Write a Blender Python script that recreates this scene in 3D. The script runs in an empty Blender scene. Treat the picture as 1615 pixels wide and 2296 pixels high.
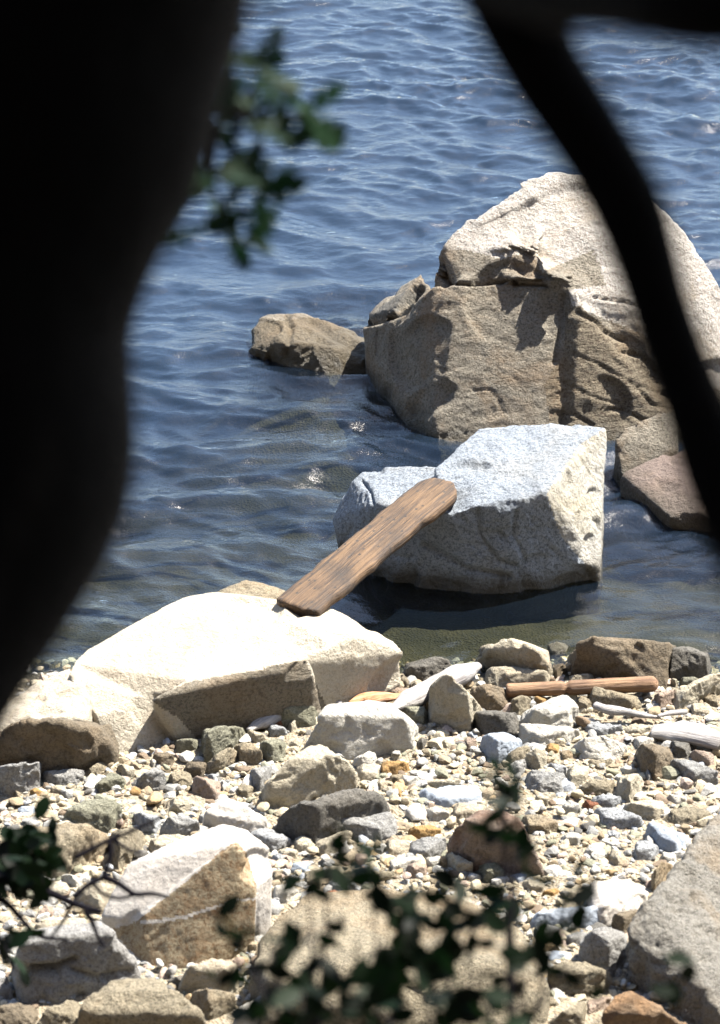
import bpy, bmesh, math, random
import numpy as np
from mathutils import Vector, Matrix
random.seed(7); rng = np.random.default_rng(7)
S = bpy.context.scene; COL = S.collection
R = math.radians

# ------------------------------------------------------------------ camera
CAMZ, PITCH, FPX, CU, CV = 9.4, R(28), 6460.0, 807.5, 1148.0
cd = bpy.data.cameras.new("camera"); cam = bpy.data.objects.new("camera", cd); COL.objects.link(cam)
cam.location = (0, 0, CAMZ); cam.rotation_euler = (math.pi/2-PITCH, 0, 0)
cd.sensor_fit = 'HORIZONTAL'; cd.sensor_width = 36; cd.lens = 144
cd.clip_start = 0.05; cd.clip_end = 2000
cd.dof.use_dof = True; cd.dof.focus_distance = 19.5; cd.dof.aperture_fstop = 4.4
S.camera = cam
# ------------------------------------------------------------------ sky, sun, exposure
SUN_EL, SUN_AZ = R(57), R(54)           # azimuth from +Y (away from camera) towards +X (right)
w = bpy.data.worlds.new("World"); S.world = w; w.use_nodes = True
nt = w.node_tree; bg = nt.nodes["Background"]
sky = nt.nodes.new("ShaderNodeTexSky"); sky.sky_type = 'NISHITA'; sky.sun_disc = False
sky.sun_elevation = SUN_EL; sky.sun_rotation = SUN_AZ
nt.links.new(sky.outputs[0], bg.inputs[0]); bg.inputs[1].default_value = 0.076
ld = bpy.data.lights.new("sun", 'SUN'); ld.energy = 5.0; ld.angle = R(0.5); ld.color = (1, 0.93, 0.82)
sun = bpy.data.objects.new("sun", ld); COL.objects.link(sun)
sd = Vector((math.cos(SUN_EL)*math.sin(SUN_AZ), math.cos(SUN_EL)*math.cos(SUN_AZ), math.sin(SUN_EL)))
sun.rotation_euler = sd.to_track_quat('Z', 'Y').to_euler(); sun.location = sd*50
S.view_settings.view_transform = 'Standard'; S.view_settings.look = 'None'
S.view_settings.exposure = 2.22; S.view_settings.gamma = 1
S.cycles.max_bounces = 8; S.cycles.sample_clamp_direct = 5; S.cycles.sample_clamp_indirect = 3; S.cycles.transparent_max_bounces = 12

# ------------------------------------------------------------------ numpy noise
def _h(i, j, k, s):
    n = (i*374761393 + j*668265263 + k*2147483647 + s*1274126177) & 0xffffffff
    n = ((n ^ (n >> 13))*1274126177) & 0xffffffff
    n = ((n ^ (n >> 16))*2246822519) & 0xffffffff
    return ((n ^ (n >> 15)) & 0xffff)/32767.5-1
def vnoise(P, s=0):
    P = np.asarray(P, float); I = np.floor(P).astype(np.int64); F = P-I; U = F*F*(3-2*F)
    r = 0
    for a in (0, 1):
        for b in (0, 1):
            for c in (0, 1):
                wt = (U[:, 0] if a else 1-U[:, 0])*(U[:, 1] if b else 1-U[:, 1])*(U[:, 2] if c else 1-U[:, 2])
                r = r+wt*_h(I[:, 0]+a, I[:, 1]+b, I[:, 2]+c, s)
    return r
def fbm(P, o=4, s=0, g=0.5):
    r = 0; a = 1; t = 0
    for k in range(o):
        r = r+a*vnoise(P*(2.03**k)+k*7.3, s+k); t += a; a *= g
    return r/t
def n2(x, y, s=0, f=1):
    return vnoise(np.stack([np.ravel(x)*f, np.ravel(y)*f, np.zeros(np.size(x))+.37], 1), s).reshape(np.shape(x))

# ------------------------------------------------------------------ terrain height and pixel -> place
def smooth(a, b, x):
    t = np.clip((x-a)/(b-a), 0, 1); return t*t*(3-2*t)
def tg(x, y):
    x = np.asarray(x, float); y = np.asarray(y, float)
    beach = 0.14*(15.5-y)
    bank = 8.5-0.781*y-0.35*smooth(6, 0, y)
    z = np.where(y < 11.6, np.maximum(beach, bank), beach)
    deep = -0.19*(y-15.5)
    z = z+np.where(y < -3, 0.95*(-3-y), 0)  # unseen hillside behind the camera, added to cut sky fill on rock fronts
    z = np.where(y > 15.5, np.maximum(deep, -2.6), z)
    # a shoal beside the big boulder and the shallow pool in front of the split block
    z = z+np.where(y > 15.5, 0.75*np.exp(-(((x+0.1)/1.0)**2+((y-20.3)/1.7)**2)), 0)
    return z
c0, s0 = math.cos(PITCH), math.sin(PITCH)
def ray(u, v):
    a, b = (u-CU)/FPX, -(v-CV)/FPX
    return np.array([a, b*s0+c0, b*c0-s0])
def ground(u, v, dz=0.0, water=False):
    d = ray(u, v); z = 0.0
    for _ in range(12):
        t = (z-CAMZ)/d[2]; p = d*t
        z = dz if water else float(max(tg(p[0], p[1]), -0.02))+dz
    return p[0], p[1], z
def P(u, v, vb=None, dz=0.0, water=False, sink=0.0):
    if vb is None: vb = v
    gx, gy, gz = ground(u, vb, dz, water)
    t = (CV-v)/FPX
    hz = gy*(t*c0-s0)/(c0+t*s0)
    z = hz+CAMZ
    f = gy*c0-hz*s0
    return np.array([(u-CU)/FPX*f, gy, z-sink])
def D(u, v, d):                                                    # a place d metres from the camera
    r = ray(u, v); r = r/np.linalg.norm(r); return np.array([0, 0, CAMZ])+r*d
# crops of the photograph the outlines were measured in
def crop(x0, y0, s=0.6192): return lambda p: ((x0+p[0]*s)/1.784, (y0+p[1]*s)/1.784)
K0 = crop(0, 2800); K1 = crop(900, 2600); K2 = crop(1881, 2500); K3 = crop(0, 3396); K4 = crop(900, 3200); K5 = crop(1881, 3100); K6 = crop(1881, 3396)
R2 = crop(1200, 1600, 1.0409); R3 = crop(0, 2200, 1.0526); R4 = crop(1500, 2450, 0.8551); R5 = crop(0, 2950, 0.9288); R1 = crop(1200, 600, 1.0409)
FULL = lambda p: (p[0], p[1])

# ------------------------------------------------------------------ materials
ALB = 0.62         # real stone is darker than it looks in a bright exposure
def al(c): return tuple(q*ALB for q in c)
def new_mat(name):
    m = bpy.data.materials.new(name); m.use_nodes = True
    t = m.node_tree; b = t.nodes["Principled BSDF"]; return m, t, b
def nd(t, typ, **kw):
    n = t.nodes.new(typ)
    for k, v in kw.items():
        if k in n.inputs.keys(): n.inputs[k].default_value = v
        else: setattr(n, k, v)
    return n
def ramp(t, fac, stops, interp='LINEAR'):
    r = t.nodes.new("ShaderNodeValToRGB"); e = r.color_ramp.elements; r.color_ramp.interpolation = interp
    while len(e) < len(stops): e.new(0.5)
    for i, (p, c) in enumerate(stops):
        e[i].position = p; e[i].color = (*c, 1) if len(c) == 3 else c
    t.links.new(fac, r.inputs[0]); return r.outputs[0]
def mix(t, fac, a, b, mode='MIX'):
    n = t.nodes.new("ShaderNodeMix"); n.data_type = 'RGBA'; n.blend_type = mode
    for s, v in ((n.inputs[0], fac), (n.inputs[6], a), (n.inputs[7], b)):
        if isinstance(v, (int, float)): s.default_value = v
        elif isinstance(v, tuple): s.default_value = (*v, 1) if len(v) == 3 else v
        else: t.links.new(v, s)
    return n.outputs[2]
def noise(t, vec, scale, detail=4, rough=0.6, dist=0.0):
    n = nd(t, "ShaderNodeTexNoise", Scale=scale, Detail=detail, Roughness=rough, Distortion=dist)
    t.links.new(vec, n.inputs['Vector']); return n.outputs['Fac']
def mapping(t, vec, scale=(1, 1, 1), rot=(0, 0, 0)):
    m = t.nodes.new("ShaderNodeMapping"); m.inputs['Scale'].default_value = scale; m.inputs['Rotation'].default_value = rot
    t.links.new(vec, m.inputs[0]); return m.outputs[0]
def mathn(t, op, a, b=0.0, c=None):
    n = t.nodes.new("ShaderNodeMath"); n.operation = op
    for i, v in enumerate([a, b] + ([c] if c is not None else [])):
        if isinstance(v, (int, float)): n.inputs[i].default_value = v
        else: t.links.new(v, n.inputs[i])
    return n.outputs[0]
def granite(name, base, dark=None, stain=(0.33, 0.2, 0.09), stain_amt=0.3, speck=0.5, bump=0.85, patch=0.42, streak=None, wet=True, tint=False, stain_scale=1.7, vein=False, scale=1.0):
    m, t, b = new_mat(name)
    tc = t.nodes.new("ShaderNodeTexCoord"); oi = t.nodes.new("ShaderNodeObjectInfo")
    off = nd(t, "ShaderNodeVectorMath", operation='ADD'); t.links.new(tc.outputs['Object'], off.inputs[0])
    cmb = t.nodes.new("ShaderNodeCombineXYZ")
    for i in range(3): t.links.new(mathn(t, 'MULTIPLY', oi.outputs['Random'], 17.0+i*9), cmb.inputs[i])
    t.links.new(cmb.outputs[0], off.inputs[1]); v = off.outputs[0]
    if scale != 1: v = mapping(t, v, (scale,)*3)
    dark = al(dark) if dark else tuple(c*0.35*ALB for c in base)
    base = al(base); stain = al(stain)
    light = tuple(min(c*1.25, 0.85) for c in base)
    col = mix(t, noise(t, v, 3.0, 5), tuple(c*(1-patch) for c in base), light)
    sp = ramp(t, noise(t, v, 55, 3, 0.7), [(0.40, (1, 1, 1)), (0.50, (0, 0, 0))])
    sp2 = ramp(t, noise(t, v, 150, 2, 0.7), [(0.40, (1, 1, 1)), (0.50, (0, 0, 0))])
    speck = min(speck*1.25, 0.95)
    col = mix(t, mathn(t, 'MULTIPLY', sp, speck), col, dark)
    col = mix(t, mathn(t, 'MULTIPLY', sp2, speck*0.7), col, dark)
    if stain_amt > 0:
        st = ramp(t, noise(t, v, stain_scale, 6, 0.65, 0.6), [(0.48, (0, 0, 0)), (0.66, (1, 1, 1))])
        col = mix(t, mathn(t, 'MULTIPLY', st, stain_amt), col, stain)
        st2 = ramp(t, noise(t, v, 9, 6, 0.75), [(0.54, (0, 0, 0)), (0.7, (1, 1, 1))])
        col = mix(t, mathn(t, 'MULTIPLY', st2, stain_amt*0.6), col, tuple(c*0.5 for c in stain))
    if vein:
        sx = t.nodes.new("ShaderNodeSeparateXYZ"); t.links.new(tc.outputs['Object'], sx.inputs[0])
        line = mathn(t, 'SUBTRACT', mathn(t, 'SUBTRACT', sx.outputs['Z'], mathn(t, 'MULTIPLY', sx.outputs['X'], vein[0])), vein[1])
        line = mathn(t, 'ADD', line, mathn(t, 'MULTIPLY', mathn(t, 'SUBTRACT', noise(t, v, 5, 3), 0.5), 0.07))
        band = ramp(t, mathn(t, 'ABSOLUTE', line), [(0.004, (1, 1, 1)), (0.012, (0, 0, 0))])
        col = mix(t, mathn(t, 'MULTIPLY', band, 0.7), col, (0.55, 0.5, 0.4))
    if tint: col = mix(t, 1.0, col, oi.outputs['Color'], 'MULTIPLY')
    rough = 0.86
    if wet:                                                        # damp band just above the water
        g = t.nodes.new("ShaderNodeNewGeometry"); sz = t.nodes.new("ShaderNodeSeparateXYZ"); t.links.new(g.outputs['Position'], sz.inputs[0])
        hh = mathn(t, 'ADD', sz.outputs['Z'], mathn(t, 'MULTIPLY', mathn(t, 'SUBTRACT', noise(t, g.outputs['Position'], 4, 4), 0.5), 0.16))
        yy = ramp(t, mathn(t, 'MULTIPLY', sz.outputs['Y'], 0.01), [(0.151, (0, 0, 0)), (0.158, (1, 1, 1))])
        wetf = mathn(t, 'MULTIPLY', ramp(t, hh, [(0.06, (1, 1, 1)), (0.19, (0, 0, 0))]), yy)
        col = mix(t, mathn(t, 'MULTIPLY', wetf, 0.85), col, (0.035, 0.028, 0.015))
        t.links.new(mathn(t, 'SUBTRACT', 0.86, mathn(t, 'MULTIPLY', wetf, 0.5)), b.inputs['Roughness'])
    else: b.inputs['Roughness'].default_value = rough
    t.links.new(col, b.inputs['Base Color'])
    vv = mapping(t, v, streak[0], streak[1]) if streak else v
    h = mathn(t, 'ADD', mathn(t, 'ADD', mathn(t, 'MULTIPLY', noise(t, vv, 6, 9, 0.7), 1.0), mathn(t, 'MULTIPLY', noise(t, v, 24, 6, 0.7), 0.42)), mathn(t, 'MULTIPLY', noise(t, v, 75, 3, 0.6), 0.12))
    bp = nd(t, "ShaderNodeBump", Strength=bump, Distance=0.07); t.links.new(h, bp.inputs['Height']); t.links.new(bp.outputs[0], b.inputs['Normal'])
    b.inputs['Specular IOR Level'].default_value = 0.3
    return m

M = {}
M['W'] = granite('white_granite', (0.62, 0.60, 0.54), stain_amt=0.12, speck=0.18, patch=0.15)
M['C'] = granite('cream_granite', (0.54, 0.49, 0.38), stain_amt=0.25, speck=0.3, patch=0.2)
M['T'] = granite('tan_granite', (0.38, 0.33, 0.235), stain_amt=0.35, speck=0.6)
M['G'] = granite('grey_granite', (0.40, 0.40, 0.39), stain_amt=0.06, speck=0.5)
M['S'] = granite('speckled_granite', (0.48, 0.50, 0.52), stain_amt=0.05, speck=0.6)
M['B'] = granite('blue_slate', (0.36, 0.41, 0.48), stain_amt=0.0, speck=0.2, bump=0.35)
M['D'] = granite('dark_granite', (0.19, 0.18, 0.16), stain_amt=0.1, speck=0.5)
M['N'] = granite('brown_granite', (0.25, 0.205, 0.145), stain_amt=0.25, speck=0.5)
M['O'] = granite('ochre_stone', (0.50, 0.31, 0.12), stain_amt=0.3, speck=0.2)
M['R'] = granite('rust_stone', (0.28, 0.11, 0.055), stain_amt=0.3, speck=0.3)
M['P'] = granite('pink_granite', (0.46, 0.36, 0.29), stain_amt=0.2, speck=0.35)
M['E'] = granite('lichened_granite', (0.35, 0.345, 0.26), stain=(0.14, 0.13, 0.07), stain_amt=0.4, speck=0.6)
CW = dict(W='white', C='cream', T='tan', G='grey', S='speckled pale', B='blue-grey', D='dark grey', N='brown', O='ochre', R='rusty', P='pinkish', E='greenish grey')
M['big'] = granite('weathered_granite', (0.37, 0.335, 0.275), dark=(0.13, 0.115, 0.09), stain=(0.33, 0.2, 0.10), stain_amt=0.45, speck=0.65, bump=1.2, streak=((1, 1, 1.8), (0, R(25), 0)))
M['bigpale'] = granite('pale_weathered_granite', (0.58, 0.56, 0.52), dark=(0.2, 0.14, 0.11), stain=(0.42, 0.32, 0.2), stain_amt=0.45, speck=0.45, bump=0.8)  # paler tone for the dome, right top and right side of the boulder
M['greysunlit'] = granite('sunlit_granite_face', (0.50, 0.49, 0.455), dark=(0.2, 0.18, 0.13), stain=(0.42, 0.34, 0.16), stain_amt=0.4, speck=0.35, bump=0.8)  # right face of the grey block: warm sunlight put into the colour
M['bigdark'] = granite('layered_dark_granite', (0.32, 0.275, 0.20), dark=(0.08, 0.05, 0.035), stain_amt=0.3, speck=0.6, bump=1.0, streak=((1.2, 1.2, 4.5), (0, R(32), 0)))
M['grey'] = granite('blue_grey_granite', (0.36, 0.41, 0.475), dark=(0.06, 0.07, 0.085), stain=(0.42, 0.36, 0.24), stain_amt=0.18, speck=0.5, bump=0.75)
M['slab'] = granite('bleached_granite', (0.62, 0.565, 0.46), stain=(0.42, 0.3, 0.18), stain_amt=0.4, speck=0.22, patch=0.22, bump=0.8)
M['nearslab'] = granite('lined_grey_granite', (0.40, 0.38, 0.335), stain=(0.33, 0.25, 0.16), stain_amt=0.6, speck=0.55, patch=0.45, bump=1.2, streak=((1.5, 1, 3), (0, R(-50), 0)))
M['slabshade'] = granite('shaded_rough_face', (0.36, 0.32, 0.25), stain_amt=0.3, speck=0.6, bump=1.0, streak=((1, 1, 3), (0, R(-12), 0)))  # slab front: its shade painted in as a darker copy of the stone
M['pale'] = granite('pale_smooth_granite', (0.52, 0.49, 0.45), stain_amt=0.12, speck=0.15, patch=0.15, bump=0.35)
M['rusted'] = granite('iron_stained_face', (0.40, 0.34, 0.23), dark=(0.17, 0.09, 0.04), stain=(0.24, 0.125, 0.05), stain_amt=0.55, stain_scale=9, speck=0.55, bump=0.3)
M['rb'] = granite('orange_brown_granite', (0.36, 0.25, 0.155), stain=(0.38, 0.2, 0.08), stain_amt=0.6, stain_scale=4, speck=0.4, bump=1.0)
M['lowwet'] = granite('wet_brown_granite', (0.19, 0.155, 0.105), dark=(0.06, 0.05, 0.035), stain_amt=0.2, speck=0.5)
M['twotone'] = granite('red_brown_granite', (0.34, 0.27, 0.22), stain=(0.19, 0.075, 0.03), stain_amt=0.9, speck=0.4)

def wood(name, c1, c2, dark, axis_scale=(1.2, 22, 22), knots=True, rough=0.75):
    c1, c2, dark = al(c1), al(c2), al(dark)
    m, t, b = new_mat(name); tc = t.nodes.new("ShaderNodeTexCoord"); v = mapping(t, tc.outputs['Object'], axis_scale)
    g = noise(t, v, 2.2, 8, 0.65, 0.8)
    col = ramp(t, g, [(0.36, dark), (0.47, c1), (0.60, c2), (0.72, c1)])
    big = noise(t, tc.outputs['Object'], 3.5, 4)
    col = mix(t, ramp(t, big, [(0.5, (0, 0, 0)), (0.68, (0.7, 0.7, 0.7))]), col, dark)
    if knots:
        vo = nd(t, "ShaderNodeTexVoronoi", Scale=7.5); vo.voronoi_dimensions = '2D'; t.links.new(mapping(t, tc.outputs['Object'], (1, 1.3, 1.3)), vo.inputs['Vector'])
        col = mix(t, ramp(t, vo.outputs['Distance'], [(0.06, (0.95,)*3), (0.10, (0, 0, 0))]), col, (0.012, 0.007, 0.004))
    t.links.new(col, b.inputs['Base Color']); b.inputs['Roughness'].default_value = rough
    bp = nd(t, "ShaderNodeBump", Strength=0.8, Distance=0.02); t.links.new(g, bp.inputs['Height']); t.links.new(bp.outputs[0], b.inputs['Normal'])
    return m
M['plank'] = wood('weathered_brown_wood', (0.080, 0.040, 0.014), (0.175, 0.098, 0.040), (0.016, 0.008, 0.004), axis_scale=(1.1, 24, 24))
M['post'] = wood('orange_brown_wood', (0.24, 0.13, 0.065), (0.36, 0.22, 0.12), (0.11, 0.055, 0.028), knots=False)
M['drift'] = wood('bleached_driftwood', (0.34, 0.33, 0.34), (0.50, 0.48, 0.45), (0.20, 0.18, 0.17), knots=False)
M['split'] = wood('split_orange_wood', (0.45, 0.2, 0.08), (0.6, 0.36, 0.2), (0.12, 0.05, 0.02), knots=False)
def plain(name, c, c2, sc=8, rough=0.8, bump=0.5):
    c, c2 = al(c), al(c2)
    m, t, b = new_mat(name); tc = t.nodes.new("ShaderNodeTexCoord")
    f = noise(t, tc.outputs['Object'], sc, 5)
    t.links.new(mix(t, f, c, c2), b.inputs['Base Color']); b.inputs['Roughness'].default_value = rough; b.inputs['Specular IOR Level'].default_value = 0.08
    bp = nd(t, "ShaderNodeBump", Strength=bump, Distance=0.02); t.links.new(f, bp.inputs['Height']); t.links.new(bp.outputs[0], b.inputs['Normal'])
    return m
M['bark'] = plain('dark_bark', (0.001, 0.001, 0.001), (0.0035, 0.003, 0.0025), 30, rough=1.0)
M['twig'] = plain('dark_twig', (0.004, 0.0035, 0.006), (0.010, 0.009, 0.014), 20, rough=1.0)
def leafmat(name, c, c2):
    c, c2 = al(c), al(c2)
    m, t, b = new_mat(name); g = t.nodes.new("ShaderNodeNewGeometry")
    col = mix(t, g.outputs['Random Per Island'], c, c2); t.links.new(col, b.inputs['Base Color']); b.inputs['Roughness'].default_value = 0.6; b.inputs['Specular IOR Level'].default_value = 0.12
    tr = t.nodes.new("ShaderNodeBsdfTranslucent"); t.links.new(col, tr.inputs[0])
    mx = t.nodes.new("ShaderNodeMixShader"); mx.inputs[0].default_value = 0.25
    t.links.new(b.outputs[0], mx.inputs[1]); t.links.new(tr.outputs[0], mx.inputs[2])
    t.links.new(mx.outputs[0], t.nodes['Material Output'].inputs[0]); return m
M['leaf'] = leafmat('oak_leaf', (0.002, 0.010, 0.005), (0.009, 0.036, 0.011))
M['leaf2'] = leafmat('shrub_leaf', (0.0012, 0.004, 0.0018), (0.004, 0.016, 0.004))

# ------------------------------------------------------------------ object helpers
def tag(o, label=None, cat=None, group=None, kind=None):
    for k, v in (('label', label), ('category', cat), ('group', group), ('kind', kind)):
        if v: o[k] = v
    return o
def mesh_obj(name, V, F, mats, parent=None, loc=None, smooth_=True, center=True):
    V = np.asarray(V, float)
    if loc is None:
        loc = np.array([V[:, 0].mean(), V[:, 1].mean(), V[:, 2].min()]) if center else np.zeros(3)
    base = np.array(loc, float)
    me = bpy.data.meshes.new(name); me.from_pydata((V-base).tolist(), [], [list(f) for f in F]); me.update()
    for m in (mats if isinstance(mats, list) else [mats]): me.materials.append(m)
    if smooth_: me.polygons.foreach_set('use_smooth', [True]*len(me.polygons))
    o = bpy.data.objects.new(name, me); COL.objects.link(o)
    if parent is not None:
        o.parent = parent; o.location = Vector(base)-parent.location
    else: o.location = base
    return o
def empty(name, loc):
    o = bpy.data.objects.new(name, None); COL.objects.link(o); o.location = loc; o.empty_display_size = 0.1; return o
def hull(pts):
    bm = bmesh.new()
    for p in pts: bm.verts.new(p)
    bmesh.ops.convex_hull(bm, input=bm.verts)
    bmesh.ops.delete(bm, geom=[v for v in bm.verts if not v.link_faces], context='VERTS')
    bmesh.ops.triangulate(bm, faces=bm.faces)
    bm.verts.index_update(); V = [tuple(v.co) for v in bm.verts]; F = [[v.index for v in f.verts] for f in bm.faces]
    bm.free(); return V, F
JOBS = []
def solid(name, pieces, mats, voxel, amp=0.03, freq=2.5, amp2=0.3, smooth_it=2, info=None, seed=None, chips=44, face_rule=None, carve=None, regions=None):
    """Rock from convex pieces fused into one skin, roughened by noise; finished in finish_solids()."""
    V, F = [], []
    for pc in pieces:
        v, f = hull([tuple(p) for p in pc]); o = len(V); V += v; F += [[i+o for i in q] for q in f]
    V = np.array(V); loc = np.array([(V[:, 0].min()+V[:, 0].max())/2, (V[:, 1].min()+V[:, 1].max())/2, V[:, 2].min()])
    me = bpy.data.meshes.new('tmp'); me.from_pydata((V-loc).tolist(), [], F); me.update()
    o = bpy.data.objects.new('tmp', me); COL.objects.link(o); o.location = loc
    md = o.modifiers.new('r', 'REMESH'); md.mode = 'VOXEL'; md.voxel_size = voxel
    sm = o.modifiers.new('s', 'SMOOTH'); sm.iterations = smooth_it; sm.factor = 0.5
    JOBS.append(dict(o=o, name=name, mats=mats, amp=amp, freq=freq, amp2=amp2, seed=seed if seed is not None else len(JOBS)*13, info=info or {}, chips=chips, rule=face_rule, carve=carve or [], regions=regions or []))
    return JOBS[-1]
def project(W):
    f = W[:, 1]*c0-(W[:, 2]-CAMZ)*s0; up = W[:, 1]*s0+(W[:, 2]-CAMZ)*c0
    return CU+W[:, 0]/f*FPX, CV-up/f*FPX
def poly_mask(u, v, poly):
    c = np.zeros(len(u), bool); n = len(poly)
    for i in range(n):
        (x1, y1), (x2, y2) = poly[i], poly[(i+1) % n]
        if y1 == y2: continue
        c ^= ((y1 > v) != (y2 > v)) & (u < (x2-x1)*(v-y1)/(y2-y1)+x1)
    return c
def line_dist(u, v, line):
    d = np.full(len(u), 1e9)
    for (x1, y1), (x2, y2) in zip(line[:-1], line[1:]):
        L2 = (x2-x1)**2+(y2-y1)**2; t_ = np.clip(((u-x1)*(x2-x1)+(v-y1)*(y2-y1))/L2, 0, 1)
        d = np.minimum(d, np.hypot(u-x1-t_*(x2-x1), v-y1-t_*(y2-y1)))
    return d
def chip(co, no, size, n, seed):
    """knock flat fracture faces off the skin"""
    r = np.random.default_rng(seed+999); orig = co; co = co.copy()
    for _ in range(n):
        k = r.integers(len(co)); m_ = no[k]; q_ = m_+0.42*r.normal(size=3)*np.array([1, 1, .8]); q_ /= np.linalg.norm(q_)
        rad = size*(0.05+0.17*r.random()**1.5); dep = rad*(0.03+0.08*r.random()); p_ = co[k]-m_*dep
        w_ = co-co[k]; dist = np.sqrt((w_*w_).sum(1)); sdist = (co-p_)@q_
        hit = np.clip(sdist, 0, rad*0.35)*np.clip((rad-dist)/(rad*0.12), 0, 1); co -= hit[:, None]*q_
    dl = co-orig; L_ = np.sqrt((dl*dl).sum(1))+1e-9; lim = min(size*0.045, 0.06)
    return orig+dl*(np.tanh(L_/lim)*lim/L_)[:, None]
def finish_solids():
    bpy.context.view_layer.update(); dg = bpy.context.evaluated_depsgraph_get()
    for j in JOBS:
        o = j['o']; me = bpy.data.meshes.new_from_object(o.evaluated_get(dg)); j['me'] = me
    for j in JOBS:
        o, me = j['o'], j['me']; n = len(me.vertices)
        co = np.empty(n*3); me.vertices.foreach_get('co', co); co = co.reshape(-1, 3)
        no = np.empty(n*3); me.vertices.foreach_get('normal', no); no = no.reshape(-1, 3)
        s = j['seed']; ext = np.ptp(co, 0); sz_ = float(np.median(ext)); co = chip(co, no, sz_, j['chips'], s)
        q = co*j['freq']
        wq = q+0.5*np.stack([vnoise(q*1.3, s+50), vnoise(q*1.3, s+51), vnoise(q*1.3, s+52)], 1)
        d = 0.75*fbm(wq, 4, s, 0.5)+j['amp2']*(1-2*np.abs(fbm(wq*2.7, 5, s+9, 0.62)))
        pit = vnoise(wq*1.9+5, s+31); d = d-0.25*np.clip(pit-0.35, 0, 0.25)*2
        co = co+no*(d*j['amp'])[:, None]
        if j['carve'] or j['regions']:
            W_ = co+np.array(o.location); pu, pv = project(W_); facing = (no[:, 1]*c0-no[:, 2]*s0) < 0.15
            wob = 5*fbm(co*6, 3, s+70)
            for line, wd, dp in j['carve']:
                k = np.exp(-(line_dist(pu+wob, pv+wob*0.7, line)/wd)**2)*facing; co = co-no*(k*dp)[:, None]
        me.vertices.foreach_set('co', co.ravel()); me.materials.clear()
        for m in j['mats']: me.materials.append(m)
        me.polygons.foreach_set('use_smooth', [True]*len(me.polygons)); me.update()
        if j['regions']:
            nf = len(me.polygons); fc = np.empty(nf*3); me.polygons.foreach_get('center', fc); fc = fc.reshape(-1, 3)
            fn = np.empty(nf*3); me.polygons.foreach_get('normal', fn); fn = fn.reshape(-1, 3)
            pu, pv = project(fc+np.array(o.location)); wb = 4*fbm(fc*8, 3, s+80); mi = np.zeros(nf, np.int32)
            for idx_, poly in j['regions']: mi[poly_mask(pu+wb, pv+wb, poly) & ((fn[:, 1]*c0-fn[:, 2]*s0) < 0.1)] = idx_
            me.polygons.foreach_set('material_index', mi)
        if j['rule']:
            for p in me.polygons:
                p.material_index = j['rule'](p.normal, p.center+o.location)
        me.name = j['name']; old = o.data; o.modifiers.clear(); o.data = me; bpy.data.meshes.remove(old)
        o.name = j['name']; j['obj'] = o; tag(o, **j['info'])

# ------------------------------------------------------------------ ground and lake bed (one sheet)
def axis(segs):
    a = []
    for lo, hi, st in segs: a += list(np.arange(lo, hi, st))
    return np.array(a+[segs[-1][1]])
gx = axis([(-150, -20, 10), (-20, -4, 0.8), (-4, 4, 0.045), (4, 20, 0.8), (20, 150, 10)])
gy = axis([(-90, -15, 5), (-15, 0, 1.5), (0, 10.5, 0.35), (10.5, 17.5, 0.035), (17.5, 26, 0.12), (26, 60, 2), (60, 400, 20)])
X, Y = np.meshgrid(gx, gy); Z = tg(X, Y)
fine = (np.abs(X) < 4.5) & (Y > 10) & (Y < 26)
Z = Z+np.where(fine, 0.035*n2(X, Y, 3, 2.2)+0.02*n2(X, Y, 4, 6)+0.008*n2(X, Y, 5, 17), 0)
nx, ny = len(gx), len(gy)
idx = np.arange(nx*ny).reshape(ny, nx)
F = np.stack([idx[:-1, :-1], idx[:-1, 1:], idx[1:, 1:], idx[1:, :-1]], -1).reshape(-1, 4)
m, t, b = new_mat('beach_ground'); g = t.nodes.new("ShaderNodeNewGeometry"); pos = g.outputs['Position']
sand = mix(t, noise(t, pos, 40, 4, 0.7), (0.20, 0.155, 0.095), (0.50, 0.42, 0.29))
vo = nd(t, "ShaderNodeTexVoronoi", Scale=55); t.links.new(pos, vo.inputs['Vector'])
sand = mix(t, 0.35, sand, ramp(t, vo.outputs['Color'], [(0.1, (0.3, 0.2, 0.1)), (0.4, (0.5, 0.42, 0.3)), (0.7, (0.4, 0.4, 0.38)), (0.9, (0.6, 0.55, 0.45))]))
sz = t.nodes.new("ShaderNodeSeparateXYZ"); t.links.new(pos, sz.inputs[0])
bankf = ramp(t, mathn(t, 'MULTIPLY', sz.outputs['Y'], 0.05), [(0.51, (1, 1, 1)), (0.56, (0, 0, 0))])
sand = mix(t, bankf, sand, mix(t, noise(t, pos, 3, 6), (0.04, 0.03, 0.015), (0.12, 0.08, 0.04)))
under = ramp(t, sz.outputs['Z'], [(0.0, (1, 1, 1)), (0.06, (0, 0, 0))])
bed = mix(t, ramp(t, noise(t, pos, 2.2, 5, 0.6), [(0.4, (0, 0, 0)), (0.6, (1, 1, 1))]), (0.012, 0.014, 0.005), (0.05, 0.045, 0.02))
sand = mix(t, under, sand, bed); sand = mix(t, 1.0, sand, (ALB*.75,)*3, 'MULTIPLY')
t.links.new(sand, b.inputs['Base Color']); b.inputs['Roughness'].default_value = 0.9
bp = nd(t, "ShaderNodeBump", Strength=0.9, Distance=0.02); t.links.new(vo.outputs['Distance'], bp.inputs['Height']); t.links.new(bp.outputs[0], b.inputs['Normal'])
tag(mesh_obj('ground', np.stack([X, Y, Z], -1).reshape(-1, 3), F, m, center=False), kind='structure')

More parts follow.
